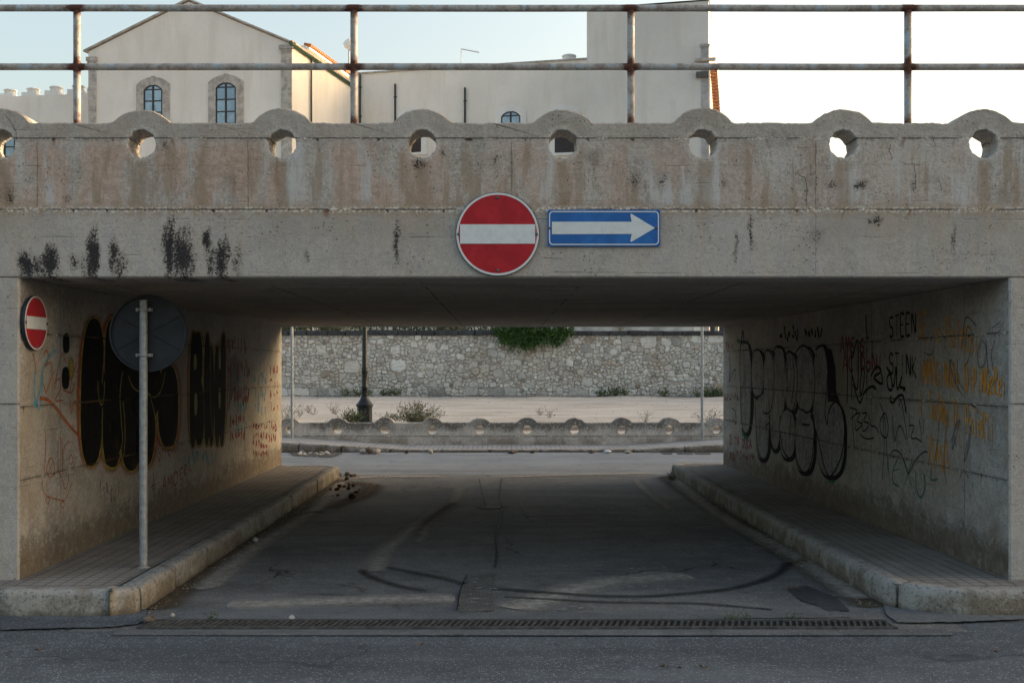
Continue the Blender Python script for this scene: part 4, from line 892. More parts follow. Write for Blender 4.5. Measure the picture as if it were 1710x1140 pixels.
# blue arrow
ab = P(1008.5, 381, 7.985); t = tag(empty('arrow_sign', ab), 'blue rectangular one way sign with white arrow pointing right on the bridge beam', 'road sign')
t.rotation_euler = (0, R(.0), 0)
def rrect(w_, h_, r, n=6):
    out = []
    for cx, cy, a0 in ((w_/2-r, h_/2-r, 0), (-w_/2+r, h_/2-r, 90), (-w_/2+r, -h_/2+r, 180), (w_/2-r, -h_/2+r, 270)):
        for i in range(n+1): a = R(a0+90*i/n); out.append((cx+r*math.cos(a), cy+r*math.sin(a)))
    return out
def plate(mb, poly, y0, y1):
    n = len(poly); bm = bmesh.new(); a = [bm.verts.new((x, y0, z)) for x, z in poly]; b = [bm.verts.new((x, y1, z)) for x, z in poly]
    f1 = bm.faces.new(a); f2 = bm.faces.new(b[::-1])
    for i in range(n): bm.faces.new((a[i], a[(i+1) % n], b[(i+1) % n], b[i]))
    bm.normal_update(); bmesh.ops.triangulate(bm, faces=[f1, f2], ngon_method='EAR_CLIP'); mb.bm(bm)
mb = MB(); plate(mb, rrect(.806, .262, .015), -.004, .014); mb.build('blue_plate', M_blue, t)
mb = MB(); o_, i_ = rrect(.786, .242, .03), rrect(.770, .226, .022); n = len(o_)
mb.add([(x, -.0065, z) for x, z in o_]+[(x, -.0065, z) for x, z in i_]+[(x, -.004, z) for x, z in o_], [(k, (k+1) % n, n+(k+1) % n, n+k) for k in range(n)]+[(k, (k+1) % n, 2*n+(k+1) % n, 2*n+k) for k in range(n)]); mb.build('white_border', M_white, t)
mb = MB(); plate(mb, [(-.372, -.044), (-.372, .045), (.198, .045), (.188, .098), (.196, .102), (.365, 0), (.196, -.098), (.188, -.094), (.198, -.042)], -.0065, -.004); mb.build('white_arrow', M_white, t)
for sx in (-.392, .375):
    mb = MB(); mb.lathe((sx, -.011, 0), [(.010, .006), (.010, .001), (.006, 0)], 12, 'y'); mb.build('screw', M_screw, t)
# pole sign seen from the back
pb = P(239.5, 945, 8.5); px0 = pb.x
t = tag(empty('road_sign', (px0, 8.5, KZ-.01)), 'round traffic sign seen from its dark back on a galvanised pole at the left kerb', 'road sign')
zt = 2.2-KZ+.01; zc = EYE+(VY-556)*8.5/F-KZ+.01
mb = MB(); mb.tube([(0, 0, 0), (0, 0, zt)], .030, 16); mb.box(-.004, .004, -.0325, -.029, 0, zt-.5); mb.build('pole', M_steel, t)
mb = MB(); mb.lathe((0, 0, zt), [(.0305, -.004), (.031, .0), (.029, .004)], 16); mb.build('cap', M_steel, t)
sd = MB(); cxs = .022
disc(sd, 0, .285, .050, 64, .004); disc(sd, .28, .295, .028, 64, .03)
for a in (28, -28):
    ca, sa = math.cos(R(a)), math.sin(R(a)); sd.add([(-.27*ca, .0495, -.27*sa-.002), (.27*ca, .0495, .27*sa-.002), (.27*ca, .0495, .27*sa+.002), (-.27*ca, .0495, -.27*sa+.002), (-.27*ca, .0462, -.27*sa), (.27*ca, .0462, .27*sa)], [(0, 1, 5, 4), (3, 2, 5, 4)])
sd.v = [(v[0]+cxs, v[1], v[2]+zc) for v in sd.v]; so_ = sd.build('sign_disc', M_signback, t)
for zz in (2.115, 1.63):
    dz = EYE+(VY-{2.115: 517, 1.63: 593}[zz])*8.5/F-KZ+.01
    mb = MB(); mb.box(-.058, .058, .028, .046, dz-.013, dz+.013, bev=.003); mb.tube([(.038*math.cos(a*math.pi/6+math.pi), .038*math.sin(a*math.pi/6+math.pi), dz) for a in range(7)], .009, 8)
    mb.box(-.058, -.036, -.006, .03, dz-.012, dz+.012, bev=.002); mb.box(.036, .058, -.006, .03, dz-.012, dz+.012, bev=.002); mb.build('clamp', M_steel, t)
mb = MB(); mb.lathe((0, 0, -.005), [(.05, 0), (.05, .008), (.032, .014)], 14); mb.build('pole_collar', M_kerb, t)

# ------------------------------------------------------------------ far side: low wall, poles, lamp
lw = tag(empty('low_wall', (0, 23.7, 0)), 'low scalloped concrete wall with round holes along the far pavement', 'wall')
mb = MB(); s7 = 23.7/F; x0 = (563-VX)*s7; pt = 79.4*s7
parapet(mb, x0-16*pt, 42, pt, 23.7, .22, -.02, .525, .37, .105, .43, .098, .006)
mb.v = [(a, b-23.7, c_) for a, b, c_ in mb.v]; mb.build('wall_panel', M_low, lw)
def thin_pole(px, label):
    b = P(px, 728, 23.55); t = tag(empty('sign_pole', (b.x, 23.52, fh(b.x))), label, 'pole')
    mb = MB(); mb.tube([(0, 0, 0), (0, 0, 3.0)], .030, 12); mb.build('pole', M_steel, t)
    mb = MB(); mb.lathe((0, 0, 3.0), [(.031, -.02), (.033, 0), (.02, .014)], 12); mb.build('cap', M_steel, t)
    mb = MB(); mb.lathe((0, 0, -.006), [(.07, 0), (.065, .014), (.033, .02)], 12); mb.build('foot', M_kerb, t)
thin_pole(488, 'thin grey pole on the far pavement at the left end of the low wall'); thin_pole(1172, 'thin grey pole on the far pavement at the right end of the low wall')
M_cast = plain('cast_iron_paint', (.018, .022, .027), .45, .2, .2, 12)
ls = P(609, 700, 27.0); lz = .34
t = tag(empty('street_lamp', (ls.x, 27.0, lz)), 'black cast iron lamp post standing on the sandy lot behind the low wall', 'street lamp')
def zz(py): return EYE+(VY-py)*27./F-lz
mb = MB(); mb.lathe((0, 0, 0), [(.185, -.1), (.18, zz(681)-.0)], 8, smooth=False); mb.lathe((0, 0, 0), [(.18, 0), (.20, .0), (.20, .05), (.18, .06)], 8, smooth=False)
for k in range(8):
    a = R(22.5+45*k); mb.box(-.001, .001, -.001, .001, 0, .01)
mb.build('pedestal', M_cast, t)
mb = MB(); z1 = zz(681); mb.lathe((0, 0, 0), [(.18, z1), (.20, z1+.02), (.185, z1+.035), (.215, z1+.06), (.215, z1+.08), (.19, z1+.10), (.16, z1+.14), (.12, z1+.20), (.085, z1+.27), (.075, z1+.30), (.09, z1+.32), (.075, z1+.34)], 20); mb.build('base_collar', M_cast, t)
mb = MB(); zp = z1+.34
prof = [(.07, zp), (.072, zp+.14), (.085, zp+.16), (.07, zp+.18), (.063, zp+.45), (.075, zp+.52), (.085, zp+.55), (.068, zp+.58), (.08, zp+.62), (.062, zp+.66), (.055, 4.3), (.045, 4.6)]
mb.lathe((0, 0, 0), prof, 18); mb.build('shaft', M_cast, t)
mb = MB(); mb.lathe((0, 0, 4.6), [(.05, 0), (.16, .12), (.18, .14), (.18, .16)], 6, smooth=False); mb.lathe((0, 0, 5.2), [(.27, 0), (.25, .04), (.10, .2), (.03, .28), (.02, .36)], 6, smooth=False); mb.build('lantern_frame', M_cast, t)
mb = MB(); mb.lathe((0, 0, 4.76), [(.16, 0), (.24, .44)], 6, smooth=False); mb.build('lantern_glass', plain('frosted_glass', (.6, .6, .58), .3), t)

# ------------------------------------------------------------------ rubble stone wall with dark coping
rng = np.random.default_rng(5)
SY = 40.0; sX0, sX1 = -14.0, 15.0; sZ0 = .62; sZ1 = EYE+(VY-560)*SY/F
def rubble():
    dx = .03; nx = int((sX1-sX0)/dx); nz_ = int((sZ1-sZ0)/dx)
    xs_ = np.linspace(sX0, sX1, nx+1); zs_ = np.linspace(sZ0, sZ1, nz_+1)
    seeds = []
    z = sZ0+.12; x = sX0                              # bottom course of squared blocks
    while x < sX1:
        wd = rng.uniform(.3, .8)
        if rng.uniform() < .55: seeds.append((x+wd/2, sZ0+rng.uniform(.12, .19), wd*.5, 1))
        x += wd
    tries = 0
    while tries < 42000:
        tries += 1
        r = rng.choice([.045, .07, .11, .16, .24], p=[.36, .28, .20, .11, .05]); x = rng.uniform(sX0, sX1); z = rng.uniform(sZ0+.02, sZ1+.05)
        ok = True
        for (a, b, c_, bl) in seeds:
            if bl and abs(a-x) < c_+r*.9 and abs(b-z) < .17+r*.8:
                ok = False; break
            if not bl and abs(a-x) < (c_+r)*1.05 and abs(b-z) < (c_+r)*.78:
                ok = False; break
        if ok: seeds.append((x, z, r, 0))
    S = np.array(seeds); XX, ZZ = np.meshgrid(xs_, zs_); 
    wx = np.zeros_like(XX); wz = np.zeros_like(XX)
    for i in range(XX.shape[0]):
        for j in range(XX.shape[1]):
            v = mnoise.noise_vector(Vector((XX[i, j]*3.5, ZZ[i, j]*3.5, 1))); wx[i, j] = v.x*.05; wz[i, j] = v.y*.04
    PX = XX+wx; PZ = ZZ+wz
    d1 = np.full(PX.shape, 1e9); d2 = np.full(PX.shape, 1e9); idx = np.zeros(PX.shape, int)
    for k, (a, b, c_, bl) in enumerate(S):
        j0 = max(0, int((a-sX0-1.1)/dx)); j1 = min(nx+1, int((a-sX0+1.1)/dx)+1)
        ex = np.abs(PX[:, j0:j1]-a)/1.18; ez = np.abs(PZ[:, j0:j1]-b)
        p = 3.2
        dd = (ex**p+ez**p)**(1/p)-c_*.95
        if bl: dd = np.maximum(np.abs(PX[:, j0:j1]-a)-c_*.95, np.abs(PZ[:, j0:j1]-b)-.17)
        e1 = d1[:, j0:j1]; e2 = d2[:, j0:j1]; ii = idx[:, j0:j1]
        m = dd < e1; e2[m] = e1[m]; e1[m] = dd[m]; ii[m] = k; m2 = (~m) & (dd < e2); e2[m2] = dd[m2]
    gap = d2-d1
    core = np.clip(gap/.05, 0, 1)
    K = len(S); shade = rng.uniform(.60, .98, K); hue = rng.uniform(0, 1, K); dep = rng.uniform(-.015, .035, K)
    depth = core**.6*.05+dep[idx]*core
    c_st = np.stack([.70*shade[idx], (.69-.02*hue[idx])*shade[idx], (.665-.05*hue[idx])*shade[idx]], -1)
    odd = rng.uniform(0, 1, K) < .02; c_st[odd[idx]] *= np.array([.72, .60, .52])
    od = rng.uniform(0, 1, K) < .05; c_st[od[idx]] *= .55
    mort = np.array([.40, .36, .31]); t_ = np.clip((core-.25)/.45, 0, 1)[..., None]
    col = mort*(1-t_)+c_st*t_
    vs = np.stack([XX, -depth+mnz(XX, ZZ), ZZ], -1).reshape(-1, 3)
    return vs, nx, nz_, col.reshape(-1, 3)
def mnz(X, Z):
    return rng.normal(0, .006, X.shape)
sw = tag(empty('stone_wall', (0, SY, 0)), 'long rubble stone retaining wall topped with dark coping behind the sandy lot', 'wall')
def rub_mat():
    m = NT('rubble_stone'); a = m.n.new('ShaderNodeAttribute'); a.attribute_name = 'stone'
    n = m.noise(9, 6, .75); n2 = m.noise(.45, 4, .6)
    col = m.mix(m.ss(n, .52, .72, 0, .55), a.outputs[0], (.74, .72, .69)); col = m.mix(m.ss(n, .46, .34, 0, .65), col, (.24, .21, .18))
    col = m.mix(m.ss(n2, .5, .68, 0, .35), col, (.32, .25, .18)); m.bump(n, .8, .06); return m.color(col, .95)
vs, nx, nz_, colr = rubble()
me = bpy.data.meshes.new('stone_face'); W1 = nx+1
me.from_pydata([tuple(v) for v in vs.tolist()], [], [(j*W1+i, j*W1+i+1, (j+1)*W1+i+1, (j+1)*W1+i) for j in range(nz_) for i in range(nx)])
ca = me.color_attributes.new('stone', 'FLOAT_COLOR', 'POINT'); ca.data.foreach_set('color', np.concatenate([colr, np.ones((len(colr), 1))], 1).ravel())
M_rub = rub_mat(); me.materials.append(M_rub); so2 = bpy.data.objects.new('stone_face', me); C.objects.link(so2); so2.parent = sw
mb = MB(); mb.box(sX0-20, sX0, -.02, .5, -.2, sZ1); mb.box(sX1, sX1+20, -.02, .5, -.2, sZ1); mb.box(sX0, sX1, .04, .5, -.2, sZ1-.003); mb.build('wall_core', plain('rubble_plain', (.33, .3, .26), .95, 0, .25, 6, .6), sw)
M_cope = plain('dark_coping_stone', (.06, .064, .07), .85, 0, .3, 4, .5, c2=(.035, .035, .037))
mb = MB(); x = -33.0; random.seed(5)
while x < 33:
    L = random.uniform(.55, .85); dz = random.uniform(-.012, .012)
    mb.box(x, x+L-random.uniform(.01, .05), -.13+random.uniform(-.01, .01), .4, sZ1+.002, sZ1+.165+dz, bev=.015); x += L
mb.build('coping', M_cope, sw)

# ------------------------------------------------------------------ plants
def leafmat(name, c, c2):
    m = NT(name); n = m.noise(14, 3); col = m.mix(m.ss(n, .35, .65), c2, c); m.color(col, .7)
    m.b.inputs['Subsurface Weight'].default_value = 0; return m.m
M_lf = leafmat('leaf_green', (.085, .125, .045), (.05, .08, .03)); M_dry = leafmat('dry_stem', (.21, .175, .11), (.14, .12, .075))
M_grey = leafmat('grey_green_leaf', (.15, .17, .095), (.10, .115, .065)); M_pine = leafmat('lush_leaf', (.075, .155, .035), (.035, .08, .02))
M_wood = plain('twig_bark', (.12, .09, .06), .9)
def leaf(mb, p, d, l, w_, mi=0):
    d = d.normalized(); s_ = d.cross(Vector((random.uniform(-1, 1), random.uniform(-1, 1), random.uniform(-1, 1)))).normalized()*w_/2
    mb.add([p, p+d*l*.5+s_, p+d*l, p+d*l*.5-s_], [(0, 1, 2, 3)], mi=mi)
def weed(name, loc, h, n, spread, label, cat, mats, leafs=8, ll=.05, group=None, stem=.004, dens=1.0):
    t = tag(empty(name, loc), label, cat, group); st = MB(); lf = MB()
    for k in range(n):
        a = random.uniform(0, 2*math.pi); out = random.uniform(.1, 1)*spread; hh = h*random.uniform(.45, 1.0)*(1-.35*out/max(spread, .01))
        p0 = Vector((random.uniform(-.05, .05)*spread*3, random.uniform(-.05, .05)*spread*3, -.03)); p3 = Vector((math.cos(a)*out, math.sin(a)*out*.8, hh))
        mid = p0.lerp(p3, .5)+Vector((random.uniform(-.04, .04), random.uniform(-.04, .04), hh*.12)); pts = smooth([tuple(p0), tuple(mid), tuple(p3)], 4)
        st.tube(pts, [stem*(1-.7*i/len(pts)) for i in range(len(pts))], 4, cap=False)
        for i in range(int(leafs*dens)):
            q = Vector(pts[random.randint(2, len(pts)-1)])+Vector((random.uniform(-.02, .02),)*3)
            dr = Vector((random.uniform(-1, 1), random.uniform(-1, 1), random.uniform(-.1, 1.2))); leaf(lf, q, dr, ll*random.uniform(.6, 1.4), ll*.38)
            if random.random() < .35:
                q2 = q+dr.normalized()*ll*2; st.tube([q, q2], stem*.5, 3, cap=False); leaf(lf, q2, dr+Vector((.4, 0, .3)), ll, ll*.35)
    st.build('stems', mats[1], t); lf.build('leaves', mats[0], t, fix=False); return t
random.seed(31)
def lotz(x, y): return .26+(y-23.9)/16.1*.42+nz(x, y, .5, .05)+nz(x, y, 2.2, .018)
def lot(px, Y): x = (px-VX)*Y/F; return (x, Y, lotz(x, Y))
weed('weed_bush', lot(693, 26.2), .62, 95, .75, 'wide grey green wild bush behind the low wall right of the lamp post', 'bush', (M_grey, M_dry), 14, .055)
weed('weed_bush', lot(588, 26.0), .42, 40, .35, 'leafy green weed clump just left of the lamp post foot', 'weed', (M_lf, M_dry), 14, .06)
weed('weed_bush', lot(651, 26.0), .36, 26, .32, 'small weed clump between lamp post and wide bush', 'weed', (M_grey, M_dry), 12, .05)
weed('weed', lot(551, 25.0), .20, 24, .16, 'small bright green tuft above the low wall left of the lamp post', 'weed', (M_lf, M_lf), 12, .05)
weed('weed_bush', lot(481, 25.5), .75, 30, .5, 'spindly dry plant beside the left thin pole', 'weed', (M_grey, M_dry), 5, .04)
weed('weed_bush', lot(1182, 26.2), .42, 26, .5, 'sprawling dry weed beside the right thin pole', 'weed', (M_grey, M_dry), 5, .05)
weed('weed', lot(1078, 27), .40, 12, .25, 'sparse dry stalks on sand above the low wall, second hole from right pole', 'weed', (M_dry, M_dry), 3, .04)
for px, Y in ((515, 31), (522, 30.5), (556, 31), (561, 30.5), (902, 30), (918, 29), (500, 30)):
    weed('dry_tuft', lot(px, Y), .26, 9, .2, 'sparse dry tuft on the open sandy lot', 'weed', (M_dry, M_dry), 3, .05, group='dry tufts scattered on the sandy lot')
for px in (598, 606, 612, 640, 650, 662, 574):
    x, y, z = lot(px, 39.6); weed('wall_weed', (x, y, z), .28, 11, .3, 'low green weed clump growing at the stone wall foot left of centre', 'weed', (M_lf, M_dry), 8, .08, group='weeds at the stone wall foot left of centre')
for px in (1002, 1012, 1028, 1042, 1165, 1178, 1186, 1194, 1202, 1110):
    x, y, z = lot(px, 39.6); weed('wall_weed', (x, y, z), .30, 12, .3, 'low green weed clump growing at the stone wall foot on the right', 'weed', (M_lf, M_dry), 9, .08, group='weeds at the stone wall foot on the right')
# dark soil line with pebbles at the wall foot
mb = MB()
for k in range(420):
    x = random.uniform(-9, 9.5); y = 39.85-abs(random.gauss(0, .35)); r = random.uniform(.015, .05); z = lotz(x, y)
    bm = bmesh.new(); bmesh.ops.create_icosphere(bm, subdivisions=1, radius=r)
    for v in bm.verts: v.co = Vector((v.co.x*random.uniform(.8, 1.3)+x, v.co.y+y, v.co.z*.6+z+r*.2))
    mb.bm(bm)
for k in range(500):
    y = random.uniform(24.3, 39); x = random.uniform(-.25, .25)*y; r = random.uniform(.006, .022); z = lotz(x, y)
    bm = bmesh.new(); bmesh.ops.create_icosphere(bm, subdivisions=1, radius=r)
    for v in bm.verts: v.co = Vector((v.co.x*random.uniform(.8, 1.5)+x, v.co.y+y, v.co.z*.6+z+r*.2))
    mb.bm(bm)
M_peb = plain('pale_limestone', (.48, .44, .38), .95, 0, .25, 20, .4)
tag(mb.build('pebbles', M_peb), 'pale pebbles scattered over the sandy lot', 'pebbles', kind='stuff')
M_soil = paint('dark_soil_paint', (.07, .055, .04), .9, .5, .9, .95)
M_soil2 = paint('brown_soil_paint', (.17, .145, .11), 1.0, 1.0, .9, .95)
mb = MB(); ribbon(mb, [(x, 25.6+.1*math.sin(x), lotz(x, 25.6)+.03) for x in np.arange(-8, 9, .4)], 2.4, .0, (0, 0, 1)); tag(mb.build('soil_strip', M_soil2, fix=False), kind='structure')
mb = MB(); ribbon(mb, [(x, 39.72+.06*math.sin(x*2), lotz(x, 39.7)+.03) for x in np.arange(-12, 12, .4)], .55, .0, (0, 0, 1)); tag(mb.build('soil_strip', M_soil, fix=False), kind='structure')

# hanging evergreen bush over the coping
def hang_bush():
    c = P(885, 556, 39.85); t = tag(empty('hanging_bush', (c.x, 40.1, sZ1)), 'lush dark green bush spilling over the middle of the stone wall', 'bush')
    lf = MB(); st = MB()
    lobes = []
    for px, py, r in ((850, 552, .32), (870, 560, .42), (882, 567, .32), (900, 556, .38), (868, 546, .5), (900, 543, .5), (925, 550, .32), (945, 548, .24), (838, 546, .3),  (932, 562, .26), (845, 562, .26), (855, 535, .5), (890, 530, .6), (925, 537, .4)):
        q = P(px, py, 39.7); lobes.append((Vector((q.x-c.x, 39.68-40.1+random.uniform(-.1, .1), q.z-sZ1)), r))
    for q, r in lobes:
        st.tube([Vector((0, .2, -.1)), q*.5+Vector((0, .1, .2)), q], [.02, .014, .005], 5, cap=False)
        for k in range(int(900*r)):
            u = Vector((random.gauss(0, 1), random.gauss(0, 1), random.gauss(0, 1))).normalized()*r*(random.uniform(.35, 1.05)**.6 if random.random() < .8 else random.uniform(1.0, 1.5))
            u.y *= .6; p = q+u; dr = u.normalized()+Vector((random.uniform(-.6, .6), random.uniform(-.6, .2), random.uniform(-1.0, .3)))
            for j in range(3): leaf(lf, p, dr+Vector((random.uniform(-.5, .5), random.uniform(-.5, .5), random.uniform(-.5, .5))), random.uniform(.08, .16), .028)
    st.build('stems', M_wood, t); lf.build('foliage', M_pine, t, fix=False)
hang_bush()
# plants and low things just above the coping
random.seed(77)
for i, (px, w_, h_) in enumerate(((478, .7, .4), (505, .7, .4), (560, .6, .25), (735, .6, .4), (760, .5, .35), (540, .4, .3))):
    x = (px-VX)*41.2/F
    weed('terrace_shrub', (x, 41.2, 3.0), h_+.15, 34, w_, 'low shrub growing along the terrace edge above the stone wall, left half', 'shrub', (M_lf if i < 2 else M_grey, M_dry), 12, .09, group='low shrubs on the terrace edge above the stone wall')
hd = tag(empty('hedge', (-3.5, 43.6, 3.0)), 'dark low hedge behind the terrace railing left of the hanging bush', 'hedge'); lf = MB(); st = MB()
for k in range(2600):
    x = random.uniform(-5.5, 3.2); z = random.uniform(0, .95+.25*mnoise.noise(Vector((x*1.3, 0, 0)))); leaf(lf, Vector((x, random.uniform(-.4, .4), z)), Vector((random.uniform(-1, 1), random.uniform(-1, .3), random.uniform(-.5, 1))), random.uniform(.1, .2), .07)
for k in range(40): x = random.uniform(-5.4, 3.1); st.tube([(x, 0, -.05), (x+random.uniform(-.1, .1), random.uniform(-.2, .2), .7)], .012, 4)
st.build('stems', M_wood, hd); lf.build('foliage', M_lf, hd, fix=False)
weed('terrace_weed', ((1036-VX)*41/F, 41, 3.0), .42, 18, .35, 'reddish dry weed above the coping in front of the white wall', 'weed', (M_dry, M_dry), 6, .06)

# ------------------------------------------------------------------ buildings beyond
def stucco(name, c):
    m = NT(name); n = m.noise(.35, 5, .6); n2 = m.noise(6, 5, .7); st = m.noise(1, 4, .6, m.map((1.6, 1.6, .22)))
    col = m.mix(m.ss(n, .35, .65), tuple(k*.88 for k in c), c); col = m.mix(m.ss(st, .48, .66, 0, .3), col, (c[0]*.74, c[1]*.71, c[2]*.66)); col = m.mix(m.ss(m.noise(1.4, 6, .7), .53, .66, 0, .3), col, tuple(k*.8 for k in c)); col = m.mix(m.ss(n2, .5, .75, 0, .2), col, tuple(min(1, k*1.1) for k in c))
    m.bump(n2, .25, .03); return m.color(col, .92)
M_st = stucco('cream_stucco', (.79, .75, .70)); M_st2 = stucco('pale_stucco', (.80, .76, .705)); M_st3 = stucco('white_stucco', (.80, .79, .77))
M_quoin = plain('limestone_trim', (.50, .465, .43), .9, 0, .22, 3.5, .4, c2=(.32, .295, .27))
M_wframe = plain('dark_window_wood', (.055, .045, .045), .6); M_copper = plain('green_gutter', (.06, .115, .06), .5, .2)
M_dpipe = plain('dark_pipe', (.035, .045, .05), .5, .2); M_tile_r = plain('terracotta_tile', (.45, .20, .09), .85, 0, .25, 6, .4, c2=(.30, .12, .06))
def glass():
    m = NT('window_glass'); m.b.inputs['Base Color'].default_value = (.10, .15, .20, 1); m.b.inputs['Roughness'].default_value = .08; m.b.inputs['Specular IOR Level'].default_value = 1.0; m.b.inputs['Metallic'].default_value = .55
    n = m.noise(1.2, 3); m.L(m.mix(m.ss(n, .4, .6), (.16, .22, .28), (.24, .31, .37)), m.b.inputs['Base Color']); return m.m
M_glass = glass()
class Fr:   # a facade frame: origin, along, outward
    def __init__(s, A, B): s.A = Vector((A[0], A[1], 0)); B = Vector((B[0], B[1], 0)); s.L = (B-s.A).length; s.u = (B-s.A)/s.L; s.o = Vector((s.u.y, -s.u.x, 0))
    def p(s, t, z, out=0): q = s.A+s.u*t+s.o*out; return Vector((q.x, q.y, z))
    def tz(s, px, py):      # pixel -> (t, z) on this facade
        k = (px-VX)/F; den = s.u.x-k*s.u.y; t = (k*s.A.y-s.A.x)/den; Y = s.A.y+s.u.y*t; return t, EYE+(VY-py)*Y/F
def fbox(mb, fr, t0, t1, z0, z1, o0, o1, mi=0):
    v = [fr.p(t, z, o) for z in (z0, z1) for o in (o0, o1) for t in (t0, t1)]
    mb.add(v, [(0, 2, 3, 1), (4, 5, 7, 6), (0, 1, 5, 4), (2, 6, 7, 3), (0, 4, 6, 2), (1, 3, 7, 5)], mi=mi)
def fpoly(mb, fr, tz, o0, o1, mi=0):
    n = len(tz); bm = bmesh.new(); a = [bm.verts.new(fr.p(t, z, o1)) for t, z in tz]; b = [bm.verts.new(fr.p(t, z, o0)) for t, z in tz]
    f1 = bm.faces.new(a); f2 = bm.faces.new(b[::-1])
    for i in range(n): bm.faces.new((a[i], b[i], b[(i+1) % n], a[(i+1) % n]))
    bm.normal_update(); bmesh.ops.triangulate(bm, faces=[f1, f2], ngon_method='EAR_CLIP'); mb.bm(bm, mi)
def archpts(tc, hw, zb, zt, rise, n=12):
    Rr = (hw*hw+rise*rise)/(2*rise); cz = zt-Rr; a = math.asin(min(1, hw/Rr)); out = [(tc-hw, zb)]
    out += [(tc+Rr*math.sin(-a+2*a*i/n), cz+Rr*math.cos(-a+2*a*i/n)) for i in range(n+1)]; out.append((tc+hw, zb)); return out
def window(par, fr, tc, hw, zb, zt, rise, sw_, louvre=False, surround=M_quoin):
    outer = archpts(tc, hw+sw_, zb-.05, zt+sw_, rise+.1); inner = archpts(tc, hw, zb-.05, zt, rise); mb = MB(); n = len(outer)
    vs = [fr.p(t, z, .05) for t, z in outer]+[fr.p(t, z, .05) for t, z in inner]+[fr.p(t, z, 0) for t, z in outer]+[fr.p(t, z, -.22) for t, z in inner]
    mb.add(vs, [(i, i+1, n+i+1, n+i) for i in range(n-1)]+[(i, i+1, 2*n+i+1, 2*n+i) for i in range(n-1)]+[(n+i, n+i+1, 3*n+i+1, 3*n+i) for i in range(n-1)])
    fbox(mb, fr, tc-.1, tc+.1, zt-.02, zt+sw_+.05, .0, .07); fbox(mb, fr, tc-hw-sw_-.05, tc+hw+sw_+.05, zb-.2, zb-.05, .0, .12)
    s_ = mb.build('window_surround', surround, par)
    g = MB(); fpoly(g, fr, inner, .012, .016); w_ = g.build('window', M_glass, par)
    f = MB(); fbox(f, fr, tc-.05, tc+.05, zb, zt-.02, .018, .05); fbox(f, fr, tc-hw, tc-hw+.07, zb, zt-rise, .018, .05); fbox(f, fr, tc+hw-.07, tc+hw, zb, zt-rise, .018, .05)
    ring = archpts(tc, hw-.07, zb, zt-.07, rise*.85); inn = archpts(tc, hw, zb, zt, rise); k = len(ring)
    f.add([fr.p(t, z, .052) for t, z in inn]+[fr.p(t, z, .052) for t, z in ring], [(i, i+1, k+i+1, k+i) for i in range(k-1)])
    nb = 3; H = zt-rise-zb
    for i in range(nb+1): z = zb+H*i/nb*1.02; fbox(f, fr, tc-hw+.07, tc+hw-.07, z-.03, z+.03, .018, .048)
    if louvre: fbox(f, fr, tc-hw+.02, tc+hw-.02, zb, zb+H*.45, .018, .06)
    f.build('window_frame', M_wframe, w_)
def quoins(par, fr, t0, t1, z0, z1, cap=True):
    mb = MB(); z = z0; i = 0
    while z < z1: h_ = random.uniform(.42, .6); fbox(mb, fr, t0-(.0 if i % 2 else .0), t1, z+.008, min(z1, z+h_), 0, .06+random.uniform(0, .012)); z += h_; i += 1
    if cap: fbox(mb, fr, t0-.1, t1+.06, z1+.005, z1+.22, 0, .16); fbox(mb, fr, t0-.05, t1+.03, z1-.12, z1-.0, .062, .11)
    mb.build('corner_stones', M_quoin, par)
def rtiles(mb, a, b, down, n, r=.09, L=.5, mi=0):
    a = Vector(a); b = Vector(b); down = Vector(down)
    for i in range(n): p = a.lerp(b, (i+.5)/n); mb.tube([p, p+down*L], r, 7, mi=mi)
random.seed(9)
Z0 = 2.9
# gabled block (front facing the camera)
gA, gB = (-22.7, 61.3), (-11.3, 60.0); gf = Fr(gA, gB); ze = 1.69+17.35
gb = tag(empty('gabled_building', (-17, 60.6, Z0)), 'cream stucco building with a low gable and two arched windows above the bridge, left', 'building')
def wc(mb, name, mat, par): o = mb; base = Vector(par.location); o.v = [(v[0]-base.x, v[1]-base.y, v[2]-base.z) for v in [Vector(q) for q in o.v]]; return o.build(name, mat, par)
_build = MB.build
def build_w(s, name, mats, parent=None, loc=None, fix=True):
    # geometry given in world space; store it relative to its root
    root = parent
    while root is not None and root.parent is not None: root = root.parent
    if root is not None and WORLD[0]:
        b = Vector(root.location); s.v = [(v[0]-b.x, v[1]-b.y, v[2]-b.z) for v in s.v]
    return _build(s, name, mats, parent, loc, fix)
WORLD = [True]; MB.build = build_w
zap = gf.tz(315, 3)[1]; tap = gf.tz(315, 3)[0]
def frontwall(par, fr, outline, holes, mat, th=.3):
    """wall slab with rectangular-ish window holes cut as real openings (front skin split around them)"""
    bm = bmesh.new(); ov = [bm.verts.new(fr.p(t, z, 0)) for t, z in outline]; ed = [bm.edges.new((ov[i], ov[(i+1) % len(ov)])) for i in range(len(ov))]
    for h in holes:
        hv = [bm.verts.new(fr.p(t, z, 0)) for t, z in h]; ed += [bm.edges.new((hv[i], hv[(i+1) % len(hv)])) for i in range(len(hv))]
    bmesh.ops.triangle_fill(bm, use_beauty=True, use_dissolve=False, edges=ed); mb = MB(); mb.bm(bm); return mb
side_dir = Vector((.2315, .9728, 0))
wins = []
for (pc, hwp, zt_, zb_) in ((256, 16.5, 142, 207), (377.5, 17.5, 138, 207)):
    tc, zt1 = gf.tz(pc, zt_); zb1 = gf.tz(pc, zb_)[1]; hw = hwp*60.5/F; wins.append((tc, hw, zb1, zt1, .3))
mb = MB(); fpoly(mb, gf, [(0, Z0), (gf.L, Z0), (gf.L, ze), (tap, zap), (0, ze)], -.35, 0)
